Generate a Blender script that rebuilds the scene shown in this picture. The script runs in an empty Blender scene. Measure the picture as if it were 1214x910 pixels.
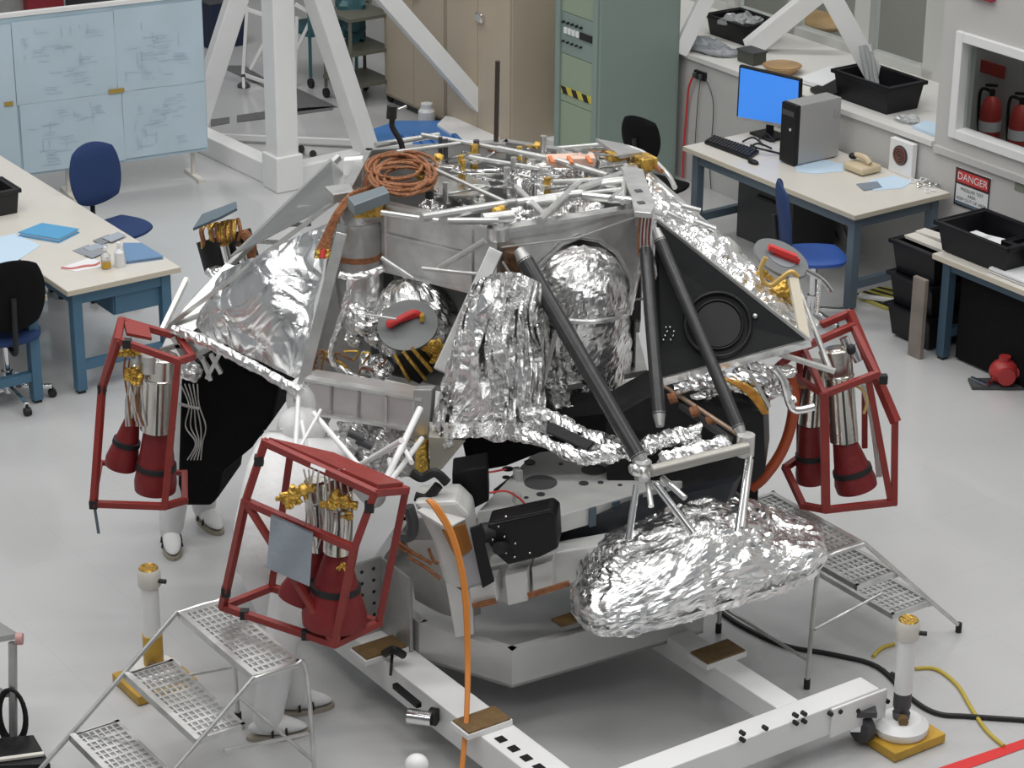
import bpy, bmesh, math, random
from mathutils import Vector as V, Matrix, noise
PI = math.pi
S = bpy.context.scene
COL = S.collection
# ---------------- camera, world, lights, exposure ----------------
FPX, PITCH, CAMH, ROLL = 2900.0, math.radians(23.0), 6.4, math.radians(0.4)
F = V((0, math.cos(PITCH), -math.sin(PITCH)))
U0 = V((0, math.sin(PITCH), math.cos(PITCH))); R0 = V((1, 0, 0))
RV = R0*math.cos(ROLL)+U0*math.sin(ROLL); UV = U0*math.cos(ROLL)-R0*math.sin(ROLL)
cd = bpy.data.cameras.new('camera'); cam = bpy.data.objects.new('camera', cd); COL.objects.link(cam)
cd.sensor_width = 36; cd.sensor_fit = 'HORIZONTAL'; cd.lens = 36*FPX/1214; cd.clip_end = 200
cam.matrix_world = Matrix(((RV.x, UV.x, -F.x, 0), (RV.y, UV.y, -F.y, 0), (RV.z, UV.z, -F.z, CAMH), (0, 0, 0, 1)))
S.camera = cam
w = bpy.data.worlds.new('world'); S.world = w; w.use_nodes = True
w.node_tree.nodes['Background'].inputs[0].default_value = (0.92, 0.96, 1.0, 1)
w.node_tree.nodes['Background'].inputs[1].default_value = 0.42
def area(name, loc, sx, sy, power, tgt=None):
    l = bpy.data.lights.new(name, 'AREA'); l.shape = 'RECTANGLE'; l.size = sx; l.size_y = sy; l.energy = power
    l.color = (1, 0.985, 0.965)
    o = bpy.data.objects.new(name, l); COL.objects.link(o); o.location = loc
    if tgt: o.rotation_euler = (V(tgt)-V(loc)).to_track_quat('-Z', 'Y').to_euler()
for i, (x, y) in enumerate([(-5, 8.5), (0, 8.5), (5, 8.5), (-5, 11.5), (0, 11.5), (5, 11.5), (-5, 14.5), (0, 14.5), (5, 14.5), (-4, 20), (1.5, 20), (0, 3), (-5, 3), (5, 3)]):
    area('ceiling_lamp', (x, y, 9.0), 3.4, 0.8, 215 if y > 18 else (115 if x > 4 else 150))
area('alcove_fill_light', (4.6, 17.9, 4.9), 1.2, 0.6, 130)  # unseen light added to brighten the alcove behind the window
S.view_settings.view_transform = 'Standard'; S.view_settings.look = 'None'
S.view_settings.gamma = 1; S.view_settings.exposure = -0.5; S.view_settings.use_curve_mapping = False

# ---------------- pixel / room helpers ----------------
CP = V((0, 0, CAMH))
def ray(px, py): return F + RV*((px-607)/FPX) + UV*((455-py)/FPX)
def G(px, py, h=0.0):
    d = ray(px, py); return CP + d*((h-CAMH)/d.z)
def U(px, py, Y):
    d = ray(px, py); return CP + d*(Y/d.y)
_n = V((.82, .57, 0)).normalized(); _w = V((.57, -.82, 0)).normalized()
YN = math.atan2(_n.y, _n.x); YW = math.atan2(_w.y, _w.x)
Z = V((0, 0, 1))
def R(c, s, h=0.0): return _n*c + _w*s + Z*h
def Wc(px, py, c):
    d = ray(px, py); t = (c - CP.dot(_n))/d.dot(_n); p = CP + d*t
    return p.dot(_w), p.z            # s, h on the wall plane
def cs(p): return p.dot(_n), p.dot(_w)

# ---------------- materials ----------------
MATS = {}
def mat(name, col, rough=.5, metal=0., bump=0., bscale=20., var=0., vscale=4., emit=0., alpha=1., trans=0., voro=False, col2=None, coat=0., spec=None):
    if name in MATS: return MATS[name]
    m = bpy.data.materials.new(name); m.use_nodes = True; nt = m.node_tree; b = nt.nodes['Principled BSDF']
    L = nt.links.new
    b.inputs['Base Color'].default_value = (*col, 1); b.inputs['Roughness'].default_value = rough; b.inputs['Metallic'].default_value = metal
    if spec is not None: b.inputs['Specular IOR Level'].default_value = spec
    if coat: b.inputs['Coat Weight'].default_value = coat
    if emit:
        b.inputs['Emission Color'].default_value = (*col, 1); b.inputs['Emission Strength'].default_value = emit
    if alpha < 1: b.inputs['Alpha'].default_value = alpha
    if trans: b.inputs['Transmission Weight'].default_value = trans
    tc = nt.nodes.new('ShaderNodeTexCoord')
    if var or col2:
        n = nt.nodes.new('ShaderNodeTexNoise'); n.inputs['Scale'].default_value = vscale; n.inputs['Detail'].default_value = 6
        L(tc.outputs['Object'], n.inputs['Vector'])
        r = nt.nodes.new('ShaderNodeValToRGB'); c2 = col2 or tuple(max(0, c*(1-var)) for c in col)
        r.color_ramp.elements[0].position = .35; r.color_ramp.elements[1].position = .65
        r.color_ramp.elements[0].color = (*c2, 1); r.color_ramp.elements[1].color = (*col, 1)
        L(n.outputs['Fac'], r.inputs['Fac']); L(r.outputs['Color'], b.inputs['Base Color'])
    if bump:
        bp = nt.nodes.new('ShaderNodeBump'); bp.inputs['Strength'].default_value = bump; bp.inputs['Distance'].default_value = .06 if name == 'white_suit_cloth' else .02
        if voro:
            n = nt.nodes.new('ShaderNodeTexNoise'); n.inputs['Scale'].default_value = bscale*.5
            ad = nt.nodes.new('ShaderNodeMixRGB'); ad.inputs[0].default_value = .12
            L(tc.outputs['Object'], n.inputs['Vector']); L(tc.outputs['Object'], ad.inputs[1]); L(n.outputs['Color'], ad.inputs[2])
            v = nt.nodes.new('ShaderNodeTexVoronoi'); v.inputs['Scale'].default_value = bscale
            L(ad.outputs[0], v.inputs['Vector']); L(v.outputs['Distance'], bp.inputs['Height'])
        else:
            n = nt.nodes.new('ShaderNodeTexNoise'); n.inputs['Scale'].default_value = bscale; n.inputs['Detail'].default_value = 5
            L(tc.outputs['Object'], n.inputs['Vector']); L(n.outputs['Fac'], bp.inputs['Height'])
        L(bp.outputs['Normal'], b.inputs['Normal'])
    MATS[name] = m; return m
white = mat('white_paint', (.84, .84, .83), .35, var=.04)
wallm = mat('wall_paint', (.56, .55, .53), .6, var=.05, vscale=1.5)
alum = mat('aluminium', (.66, .66, .65), .32, .85, bump=.15, bscale=40, var=.15, vscale=9)
alumd = mat('dull_aluminium', (.50, .50, .49), .42, .7, bump=.1, bscale=30, var=.2, vscale=6)
alumw = mat('bright_aluminium', (.70, .70, .68), .3, .7, var=.22, vscale=9)
darkbox = mat('dark_box', (.012, .012, .013), .5, spec=.3)
chrome = mat('chrome', (.85, .85, .85), .12, 1.)
foil = mat('crinkled_foil', (.92, .92, .915), .26, 1., bump=.3, bscale=11, voro=True)
foils = mat('smooth_foil', (.88, .88, .87), .28, 1., bump=.3, bscale=16, voro=True)
film = mat('grey_film', (.60, .61, .60), .30, .8, bump=.25, bscale=7, var=.2, vscale=3)
gold = mat('gold_foil', (.83, .53, .12), .3, .9, bump=.5, bscale=60, var=.5, vscale=30)
copper = mat('copper_cable', (.38, .15, .06), .45, .1, bump=.6, bscale=120, var=.4, vscale=40)
orange = mat('orange_cable', (.72, .26, .05), .4)
red = mat('red_frame_paint', (.28, .030, .024), .42, var=.15, vscale=12, bump=.08, bscale=60)
redc = mat('red_cover_cloth', (.22, .014, .016), .5, var=.2, bump=.3, bscale=25)
reds = mat('red_bright', (.62, .04, .04), .4)
black = mat('black_rubber', (.012, .012, .013), .6)
blackg = mat('black_satin', (.009, .009, .010), .42, bump=.12, bscale=25, spec=.3)
blackm = mat('black_panel_matt', (.010, .011, .012), .55, bump=.15, bscale=8, spec=.22)
blackc = mat('black_cloth', (.006, .006, .007), .8, bump=.6, bscale=14, spec=.15)
carbon = mat('carbon_tube', (.055, .055, .057), .28, .3, var=.2, vscale=20)
blackp = mat('black_plastic_bin', (.006, .006, .008), .4, spec=.3)
blue = mat('blue_steel', (.065, .16, .25), .42, var=.08)
bluef = mat('blue_fabric', (.014, .040, .135), .8, bump=.3, bscale=150)
bluepl = mat('blue_plastic', (.06, .20, .50), .4)
cream = mat('cream_laminate', (.68, .65, .59), .3, var=.03)
edgem = mat('bench_edge', (.55, .50, .40), .45)
greym = mat('grey_paint', (.105, .145, .18), .45)
tan = mat('tan_paint', (.50, .425, .325), .5, var=.06, vscale=2)
green = mat('green_paint', (.25, .32, .29), .5, var=.06, vscale=2)
greenl = mat('light_green_paint', (.30, .37, .27), .5)
suit = mat('white_suit_cloth', (.76, .76, .76), .8, bump=.45, bscale=3.5)
skin = mat('skin', (.55, .33, .24), .5)
paper = mat('paper', (.78, .79, .80), .6)
bluepap = mat('pale_blue_paper', (.55, .70, .84), .6)
brownpad = mat('brown_pad', (.20, .12, .045), .5, var=.3, vscale=25)
yellow = mat('yellow_paint', (.62, .36, .04), .45, var=.3, vscale=8)
yelcab = mat('yellow_green_cable', (.52, .40, .06), .45)
glass = mat('window_glass', (.9, .95, .95), .04, trans=1.0)
glass.node_tree.nodes['Principled BSDF'].inputs['IOR'].default_value = 1.05
clear = mat('clear_plastic', (.85, .87, .88), .15, trans=.7)
rubber = mat('dark_grey', (.06, .06, .065), .5)
beige = mat('beige_plastic', (.60, .50, .34), .5)
wood = mat('pale_wood', (.48, .30, .14), .5, var=.3)

# ---------------- mesh builder ----------------
WL = {}
class M:
    def __init__(s): s.v = []; s.f = []
    def add(s, vs, fs):
        o = len(s.v); s.v += [V(p) for p in vs]; s.f += [[o+i for i in f] for f in fs]; return s
    def obox(s, o, a, b, c):
        o, a, b, c = V(o), V(a), V(b), V(c)
        if a.cross(b).dot(c) < 0: a, b = b, a
        return s.add([o, o+a, o+a+b, o+b, o+c, o+a+c, o+a+b+c, o+b+c], [(3,2,1,0),(4,5,6,7),(0,1,5,4),(1,2,6,5),(2,3,7,6),(3,0,4,7)])
    def box(s, c, sx, sy, sz, yaw=0.):
        a = V((math.cos(yaw), math.sin(yaw), 0)); b = V((-a.y, a.x, 0)); c = V(c)
        return s.obox(c-a*sx/2-b*sy/2-Z*sz/2, a*sx, b*sy, Z*sz)
    def rbox(s, c0, c1, s0, s1, h0, h1):
        return s.obox(R(c0, s0, h0), _n*(c1-c0), _w*(s1-s0), Z*(h1-h0))
    def prism(s, pts, vec):
        pts = [V(p) for p in pts]; vec = V(vec); n = len(pts)
        nr = sum(((pts[i]-pts[0]).cross(pts[(i+1) % n]-pts[0]) for i in range(1, n-1)), V())
        if nr.dot(vec) < 0: pts = pts[::-1]
        return s.add(pts+[p+vec for p in pts], [list(range(n))[::-1], list(range(n, 2*n))]+[(i, (i+1) % n, n+(i+1) % n, n+i) for i in range(n)])
    def plate(s, pts, t):
        pts = [V(p) for p in pts]
        nr = sum(((pts[i]-pts[0]).cross(pts[(i+1) % len(pts)]-pts[0]) for i in range(1, len(pts)-1)), V()).normalized()
        return s.prism([p-nr*t/2 for p in pts], nr*t)
    def beam(s, p0, p1, wd, ht, up=Z, ext=0.):
        p0, p1 = V(p0), V(p1); d = (p1-p0).normalized(); p0 = p0-d*ext; p1 = p1+d*ext
        up = V(up)
        if abs(d.dot(up)) > .98: up = V((0, 1, 0)) if abs(d.y) < .9 else V((1, 0, 0))
        a = d.cross(up).normalized(); b = a.cross(d).normalized()
        return s.obox(p0-a*wd/2-b*ht/2, p1-p0, a*wd, b*ht)
    def tube(s, pts, r, n=8, caps=True):
        pts = [V(p) for p in pts]; rs = r if isinstance(r, (list, tuple)) else [r]*len(pts)
        o = len(s.v); prev = None
        for i, p in enumerate(pts):
            d = (pts[min(i+1, len(pts)-1)]-pts[max(i-1, 0)])
            d = d.normalized() if d.length > 1e-9 else Z
            if prev is None:
                a = d.cross(Z) if abs(d.z) < .95 else d.cross(V((1, 0, 0)))
            else:
                a = prev - d*prev.dot(d)
            a.normalize(); prev = a; b = d.cross(a)
            for k in range(n):
                t = 2*PI*k/n; s.v.append(p+(a*math.cos(t)+b*math.sin(t))*rs[i])
        for i in range(len(pts)-1):
            for k in range(n):
                s.f.append([o+i*n+k, o+i*n+(k+1) % n, o+(i+1)*n+(k+1) % n, o+(i+1)*n+k])
        if caps:
            s.f.append([o+k for k in range(n)][::-1]); s.f.append([o+(len(pts)-1)*n+k for k in range(n)])
        return s
    def cyl(s, p0, p1, r0, r1=None, n=16):
        return s.tube([p0, p1], [r0, r0 if r1 is None else r1], n)
    def ell(s, c, rx, ry, rz, yaw=0., nu=20, nv=12, ax=None):
        c = V(c); q = Matrix.Rotation(yaw, 3, 'Z') if ax is None else ax
        o = len(s.v)
        for j in range(1, nv):
            ph = PI*j/nv
            for i in range(nu):
                t = 2*PI*i/nu
                s.v.append(c+q@V((rx*math.sin(ph)*math.cos(t), ry*math.sin(ph)*math.sin(t), rz*math.cos(ph))))
        s.v.append(c+q@V((0, 0, rz))); s.v.append(c-q@V((0, 0, rz))); T = len(s.v)-2
        for j in range(nv-2):
            for i in range(nu):
                a = o+j*nu+i; b = o+j*nu+(i+1) % nu; s.f.append([a, a+nu, b+nu, b])
        for i in range(nu):
            s.f.append([T, o+i, o+(i+1) % nu]); s.f.append([T+1, o+(nv-2)*nu+(i+1) % nu, o+(nv-2)*nu+i])
        return s
    def lathe(s, prof, org, axis=Z, n=24):
        org = V(org); axis = V(axis).normalized()
        return s.tube([org+axis*z for r, z in prof], [max(r, 1e-4) for r, z in prof], n)
    def grid(s, fn, nu, nv, wrap=False):
        o = len(s.v)
        for j in range(nv+1):
            for i in range(nu if wrap else nu+1):
                s.v.append(V(fn(i/nu, j/nv)))
        W = nu if wrap else nu+1
        for j in range(nv):
            for i in range(nu):
                a = o+j*W+i; b = o+j*W+(i+1) % W if wrap else a+1
                s.f.append([a, b, b+W, a+W])
        return s
def cm(pts, k=6, closed=False):
    pts = [V(p) for p in pts]; n = len(pts); out = []
    for i in range(n if closed else n-1):
        g = lambda j: pts[j % n] if closed else pts[max(0, min(n-1, j))]
        a, b, c, d = g(i-1), g(i), g(i+1), g(i+2)
        for q in range(k):
            t = q/k
            out.append(.5*((2*b)+(c-a)*t+(2*a-5*b+4*c-d)*t*t+(3*b-a-3*c+d)*t**3))
    if not closed: out.append(pts[-1])
    return out
def resample(pts, step):
    pts = [V(p) for p in pts]; out = [pts[0]]
    for a, b in zip(pts, pts[1:]):
        k = max(1, int((b-a).length/step))
        out += [a.lerp(b, i/k) for i in range(1, k+1)]
    return out
def crump(m, amp, freq, seed=0.):
    """push the vertices of a mesh about like creased foil"""
    me = bpy.data.meshes.new('t'); me.from_pydata([tuple(p) for p in m.v], [], m.f); me.update()
    of = V((seed*3.1, seed*1.7, seed))
    for i, vt in enumerate(me.vertices):
        p = m.v[i]*freq+of; q = p+noise.noise_vector(p*.7)*.8
        d = noise.voronoi(q)[0]; e = noise.voronoi(q*2.3)[0]
        m.v[i] = m.v[i]+vt.normal*amp*((min(d[1]-d[0], .7)-.3)*2.0+(min(e[1]-e[0], .5)-.2)*.8+noise.noise(p*.5)*.9)
    bpy.data.meshes.remove(me); return m
def prop(o, label=None, cat=None, group=None, kind=None):
    for k, x in (('label', label), ('category', cat), ('group', group), ('kind', kind)):
        if x: o[k] = x
    return o
def empty(name, loc, label=None, cat=None, group=None, kind=None):
    o = bpy.data.objects.new(name, None); COL.objects.link(o); o.location = loc; o.empty_display_size = .1
    WL[o] = V(loc); return prop(o, label, cat, group, kind)
def build(name, m, mt, parent=None, label=None, cat=None, group=None, kind=None, smooth=True, bevel=0., local=False):
    if parent is not None: off = WL[parent]
    else:
        xs = [p.x for p in m.v]; ys = [p.y for p in m.v]; zs = [p.z for p in m.v]
        off = V(((min(xs)+max(xs))/2, (min(ys)+max(ys))/2, min(zs)))
    if local: off = V()
    me = bpy.data.meshes.new(name); me.from_pydata([tuple(p-off) for p in m.v], [], m.f); me.materials.append(mt)
    if smooth:
        me.polygons.foreach_set('use_smooth', [True]*len(me.polygons)); me.set_sharp_from_angle(angle=.6)
    me.update()
    o = bpy.data.objects.new(name, me); COL.objects.link(o)
    if parent is not None: o.parent = parent
    elif not local: o.location = off
    WL[o] = V(off)
    if bevel:
        b = o.modifiers.new('b', 'BEVEL'); b.width = bevel; b.segments = 2; b.limit_method = 'ANGLE'
    return prop(o, label, cat, group, kind)
def copy_tree(o, parent=None, loc=None, yaw=None):
    c = o.copy(); COL.objects.link(c)
    if parent is not None: c.parent = parent
    if loc is not None: c.location = loc
    if yaw is not None: c.rotation_euler = (0, 0, yaw)
    for ch in list(o.children): copy_tree(ch, c)
    return c
def text(name, s, size, org, xd, yd, mt, parent):
    """flat lettering: origin, x direction, y direction"""
    cu = bpy.data.curves.new(name, 'FONT'); cu.body = s; cu.size = size; cu.align_x = 'CENTER'; cu.align_y = 'CENTER'
    o = bpy.data.objects.new(name, cu)
    me = bpy.data.meshes.new_from_object(o); bpy.data.objects.remove(o)
    xd = V(xd).normalized(); yd = V(yd).normalized(); mm = M()
    for v in me.vertices: mm.v.append(V(org)+xd*v.co.x+yd*v.co.y)
    mm.f = [list(p.vertices) for p in me.polygons]
    return build(name, mm, mt, parent, smooth=False)
# ================= SETTING =================
def floor_mat():
    m = mat('floor_epoxy', (.53, .53, .53), .16, var=.06, vscale=.8, bump=.02, bscale=3, coat=.3)
    nt = m.node_tree; b = nt.nodes['Principled BSDF']; src = b.inputs['Base Color'].links[0].from_socket
    tc = nt.nodes.new('ShaderNodeTexCoord'); mp = nt.nodes.new('ShaderNodeMapping'); mp.inputs['Rotation'].default_value = (0, 0, -YN)
    br = nt.nodes.new('ShaderNodeTexBrick'); br.offset = 0; br.inputs['Scale'].default_value = 1
    br.inputs['Brick Width'].default_value = .61; br.inputs['Row Height'].default_value = .61; br.inputs['Mortar Size'].default_value = .004
    br.inputs['Color1'].default_value = br.inputs['Color2'].default_value = (1, 1, 1, 1); br.inputs['Mortar'].default_value = (.955, .955, .955, 1)
    mx = nt.nodes.new('ShaderNodeMixRGB'); mx.blend_type = 'MULTIPLY'; mx.inputs[0].default_value = 1
    nt.links.new(tc.outputs['Object'], mp.inputs['Vector']); nt.links.new(mp.outputs[0], br.inputs['Vector'])
    nt.links.new(src, mx.inputs[1]); nt.links.new(br.outputs['Color'], mx.inputs[2]); nt.links.new(mx.outputs[0], b.inputs['Base Color'])
    return m
build('floor', M().box((1, 15, -.05), 36, 44, .1), floor_mat(), kind='structure', smooth=False)
CW, LH, CB = 12.3, 1.08, 13.42
s_led = Wc(1113, 100, CW)[0]        # where the ledge ends and the flush wall starts
wr = empty('wall_right', R(CW, -14, 0), kind='structure')
build('lower_wall', M().rbox(CW, CW+.15, -30, s_led, 0, LH-.04), wallm, wr, smooth=False)
build('ledge', M().prism([R(CW-.03, -30, LH-.04), R(CB, -30, LH-.04), R(CB, -13.32, LH-.04), R(CW+.15, s_led, LH-.04), R(CW-.03, s_led, LH-.04)], (0, 0, .04)), mat('ledge_white', (.70, .69, .66), .4), wr, smooth=False)
# flush wall with a window opening
a0 = Wc(1139, 43, CW); a1 = Wc(1134, 157, CW); wl0 = (a0[0]+a1[0])/2; wtop = a0[1]; wbot = a1[1]
fw = M().rbox(CW, CW+.15, s_led, wl0, 0, 5.5).rbox(CW, CW+.15, wl0, -3, 0, wbot).rbox(CW, CW+.15, wl0, -3, wtop, 5.5).rbox(CW, CW+.15, wl0+1.5, -3, wbot, wtop)
fw.prism([R(CW+.15, s_led, 0), R(CW+.15, s_led+.1, 0), R(CB+.15, -13.2, 0), R(CB+.1, -13.32, 0)], (0, 0, 5.5))
build('flush_wall', fw, wallm, wr, smooth=False)
build('rail_strip', M().rbox(CW-.03, CW, s_led+.02, -3, wbot-.19, wbot-.14), wallm, wr, smooth=False)
w1 = empty('window_1', R(CW, wl0+.7, wbot), kind='structure')
fr = M()
for (x0, x1, z0, z1) in [(wl0-.04, wl0+.03, wbot-.04, wtop+.04), (wl0+1.47, wl0+1.54, wbot-.04, wtop+.04), (wl0+.03, wl0+1.47, wbot-.04, wbot+.03), (wl0+.03, wl0+1.47, wtop-.03, wtop+.04)]:
    fr.rbox(CW-.03, CW+.08, x0, x1, z0, z1)
build('frame', fr, white, w1, smooth=False, bevel=.006)
build('pane', M().rbox(CW+.05, CW+.056, wl0+.03, wl0+1.47, wbot+.03, wtop-.03), glass, w1, smooth=False)
build('wall_alcove', M().rbox(13.62, 13.72, -13.25, -3, 0, 5.5), mat('alcove_paint', (.50, .51, .50), .6), kind='structure', smooth=False)
# recess window wall
w2 = empty('window_2', R(CB, -14.5, LH), kind='structure')
pm = M(); gl = M()
posts = [Wc(x, 40, CB)[0] for x in (812, 868, 940, 1024, 1112)]
for p, wd in zip(posts, (.05, .05, .05, .09, .12)): pm.rbox(CB-.03, CB+.08, p-wd, p+wd, LH, 5)
pm.rbox(CB-.03, CB+.08, -30, posts[-1], LH, LH+.07).rbox(CB-.03, CB+.08, -30, posts[-1], 4.9, 5.0)
build('frame', pm, mat('window_frame_grey', (.56, .56, .53), .5), w2, smooth=False)
for i in range(4): build('pane', M().rbox(CB+.02, CB+.026, posts[i]+.05, posts[i+1]-.05, LH+.07, 4.9), glass, w2, smooth=False)
build('pane', M().rbox(CB+.02, CB+.026, -30, posts[0]-.05, LH+.07, 4.9), glass, w2, smooth=False)
build('wall_beyond', M().rbox(16.2, 16.3, -30, s_led, 0, 5.5), mat('beyond_paint', (.40, .38, .33), .7), kind='structure', smooth=False)
build('wall_back_unseen', M().box((0, 33, 4.5), 40, .2, 9), mat('far_wall', (.45, .47, .48), .7), kind='structure', smooth=False)  # far wall out of view, added for the foil to reflect
build('wall_left_unseen', M().box((-13, 14, 4.5), .2, 38, 9), mat('far_wall', (.45, .47, .48), .7), kind='structure', smooth=False)  # side wall out of view, likewise added for foil reflections
build('wall_front_unseen', M().box((0, -4.5, 4.5), 40, .2, 9), mat('gallery_wall', (.30, .30, .31), .7), kind='structure', smooth=False)  # wall behind the camera, added as a darker reflection in the foil
# floor grates far left, red line
gm = mat('dark_grate', (.16, .16, .165), .6, bump=1., bscale=60)
for i, q in enumerate([[(250, 142), (272, 139), (272, 146), (250, 150)], [(281, 137), (330, 130), (395, 126), (395, 130), (330, 139), (281, 145)],
    [(350, 104), (400, 127), (350, 133)], [(268, 78), (290, 78), (322, 98), (322, 108), (267, 82)]]):
    build('trim_%d' % (i+1), M().prism([G(x, y, .002) for x, y in q], (0, 0, .004)), gm, kind='structure', smooth=False)
build('trim_5', M().prism([G(1108, 912, .001), G(1214, 876, .001), G(1260, 862, .001), G(1260, 872, .001), G(1214, 887, .001), G(1140, 914, .001)], (0, 0, .003)), mat('red_tape', (.70, .03, .03), .4), kind='structure', label='red tape line on the floor', smooth=False)

# ================= BACKGROUND: cabinets =================
cf = 11.4
sA = Wc(455, 60, cf)[0]; sB = Wc(605, 60, cf)[0]; sM = Wc(528, 60, cf)[0]
tcab = None
for i, (s0, s1) in enumerate([(sA, sM-.02), (sM+.01, sB)]):
    lab = ['tall tan steel cabinet on the left, next to the white gantry', 'tall tan steel cabinet on the right, beside the green rack'][i]
    c = empty('storage_cabinet', R(cf, (s0+s1)/2, 0), lab, 'cabinet', 'tan storage cabinets')
    c['group'] = 'tan storage cabinets'
    build('body', M().rbox(cf+.02, cf+.5, s0, s1, .06, 2.1), tan, c, smooth=False, bevel=.004)
    build('plinth', M().rbox(cf+.05, cf+.48, s0+.02, s1-.02, 0, .06), rubber, c, smooth=False)
    mid = (s0+s1)/2
    for (d0, d1) in ((s0+.012, mid-.004), (mid+.004, s1-.012)):
        build('door', M().rbox(cf, cf+.02, d0, d1, .09, 2.08), tan, c, smooth=False, bevel=.003)
    hz = Wc(565, 17, cf)[1]
    build('handle', M().rbox(cf-.04, cf, mid+.01, mid+.11, hz-.05, hz+.03), chrome, c, bevel=.01)
rA = Wc(658, 60, cf)[0]; rB = Wc(712, 60, cf)[0]; rD = .62
dd = Wc
rk = empty('equipment_rack', R(cf, (rA+rB)/2, 0), 'pale green steel equipment rack with striped tape', 'rack')
cbk = cf+.80
build('side_panel', M().rbox(cf, cbk, rB-.03, rB, .0, 2.1), green, rk, smooth=False, bevel=.003)
build('side_panel', M().rbox(cf, cbk, rA, rA+.03, .0, 2.1), green, rk, smooth=False)
build('back_panel', M().rbox(cbk-.03, cbk, rA, rB, .0, 2.1), green, rk, smooth=False)
build('top_panel', M().rbox(cf, cbk, rA, rB, 2.1, 2.12), green, rk, smooth=False)
build('corner_post', M().rbox(cf-.02, cf+.03, rB-.09, rB-.03, 0, 2.1), green, rk, smooth=False, bevel=.01)
build('corner_post', M().rbox(cf-.02, cf+.03, rA+.03, rA+.08, 0, 2.1), green, rk, smooth=False, bevel=.01)
hs = [0.05, .55, 1.02, 1.2, 1.46, 2.08]
h1 = Wc(690, 72, cf)[1]; h2 = Wc(690, 22, cf)[1]; h3 = Wc(690, 115, cf)[1]
for k, (z0, z1, mm) in enumerate([(.05, h3-.1, greenl), (h3-.095, h1, greenl), (h1+.005, h2, green), (h2+.005, 2.08, greenl)]):
    build('front_panel', M().rbox(cf+.005, cf+.03, rA+.08, rB-.09, z0, z1), mm, rk, smooth=False, bevel=.003)
sp = build('hazard_strip', M().rbox(cf, cf+.006, rA+.09, rB-.1, h3-.03, h3+.03), mat('hazard_yellow', (.62, .52, .08), .5), rk, smooth=False)
bw = (rB-rA-.19)/6
for k in range(3):
    x = rA+.09+bw*(2*k+.5); build('stripe', M().prism([R(cf-.001, x, h3-.03), R(cf-.001, x+bw*.9, h3-.03), R(cf-.001, x+bw*.4, h3+.03), R(cf-.001, x-bw*.5, h3+.03)], -_n*.003), black, sp, smooth=False)

hm = Wc(690, 42, cf)[1]
for k in range(4):
    x = rA+.13+k*.055; build('switch', M().rbox(cf-.012, cf+.006, x, x+.04, hm-.03, hm+.02), paper, rk, smooth=False, bevel=.003)
build('display', M().rbox(cf-.006, cf+.006, rA+.12+.22, rB-.11, hm-.035, hm+.02), black, rk, smooth=False)
for k in range(5):
    x = rA+.12+k*.06; build('knob', M().cyl(R(cf+.006, x, hm+.06), R(cf-.02, x, hm+.06), .011), black, rk)
    build('knob', M().cyl(R(cf+.006, x, hm-.10), R(cf-.02, x, hm-.10), .009), black, rk)

# ================= wall-side workbench =================
def bench(name, label, c0, c1, s0, s1, hgt, legmat, legs=None, apron=.09, footbar=True, group=None):
    b = empty(name, R((c0+c1)/2, (s0+s1)/2, 0), label, 'table', group)
    build('tabletop', M().rbox(c0, c1, s0, s1, hgt-.04, hgt), cream, b, smooth=False, bevel=.004)
    build('edge_strip', M().rbox(c0-.004, c0, s0, s1, hgt-.037, hgt-.003), edgem, b, smooth=False)
    build('edge_strip', M().rbox(c0, c1, s1, s1+.004, hgt-.037, hgt-.003), edgem, b, smooth=False)
    L = .07; i = .05
    for (x, y) in ((c0+i, s0+i), (c0+i, s1-i-L), (c1-i-L, s0+i), (c1-i-L, s1-i-L)):
        lg = build('leg', M().rbox(x, x+L, y, y+L, .02, hgt-.04), legmat, b, smooth=False, bevel=.005)
        build('foot', M().rbox(x+.01, x+L-.01, y+.01, y+L-.01, 0, .02), black, lg, smooth=False)
    for r in ((c0+i+.01, c0+i+.05, s0+i+L, s1-i-L), (c1-i-.05, c1-i-.01, s0+i+L, s1-i-L), (c0+i+L, c1-i-L, s0+i+.01, s0+i+.05), (c0+i+L, c1-i-L, s1-i-.05, s1-i-.01)):
        build('apron', M().rbox(*r, hgt-.04-apron, hgt-.04), legmat, b, smooth=False)
    if footbar:
        build('foot_rail', M().rbox(c0+i+L, c1-i-L, s1-i-L+.01, s1-i-.01, .16, .22), legmat, b, smooth=False)
        build('foot_rail', M().rbox(c0+i+L, c1-i-L, s0+i+.01, s0+i+L-.01, .16, .22), legmat, b, smooth=False)
    return b
DC, DS0, DS1 = 11.33, -14.02, -12.07
desk = bench('workbench', 'cream topped workbench with grey-blue legs under the computer', DC, 12.25, DS0, DS1, .76, greym)
TB = .76
def onbench(px, py): return G(px, py, TB)
# monitor
p = cs(G(903, 150, TB)); mc, ms = 11.98, cs(G(905, 150, TB))[1]
mon = empty('computer_monitor', G(912, 168, TB), 'flat computer monitor with a blank blue screen', 'monitor')
q = G(912, 165, TB)
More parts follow.
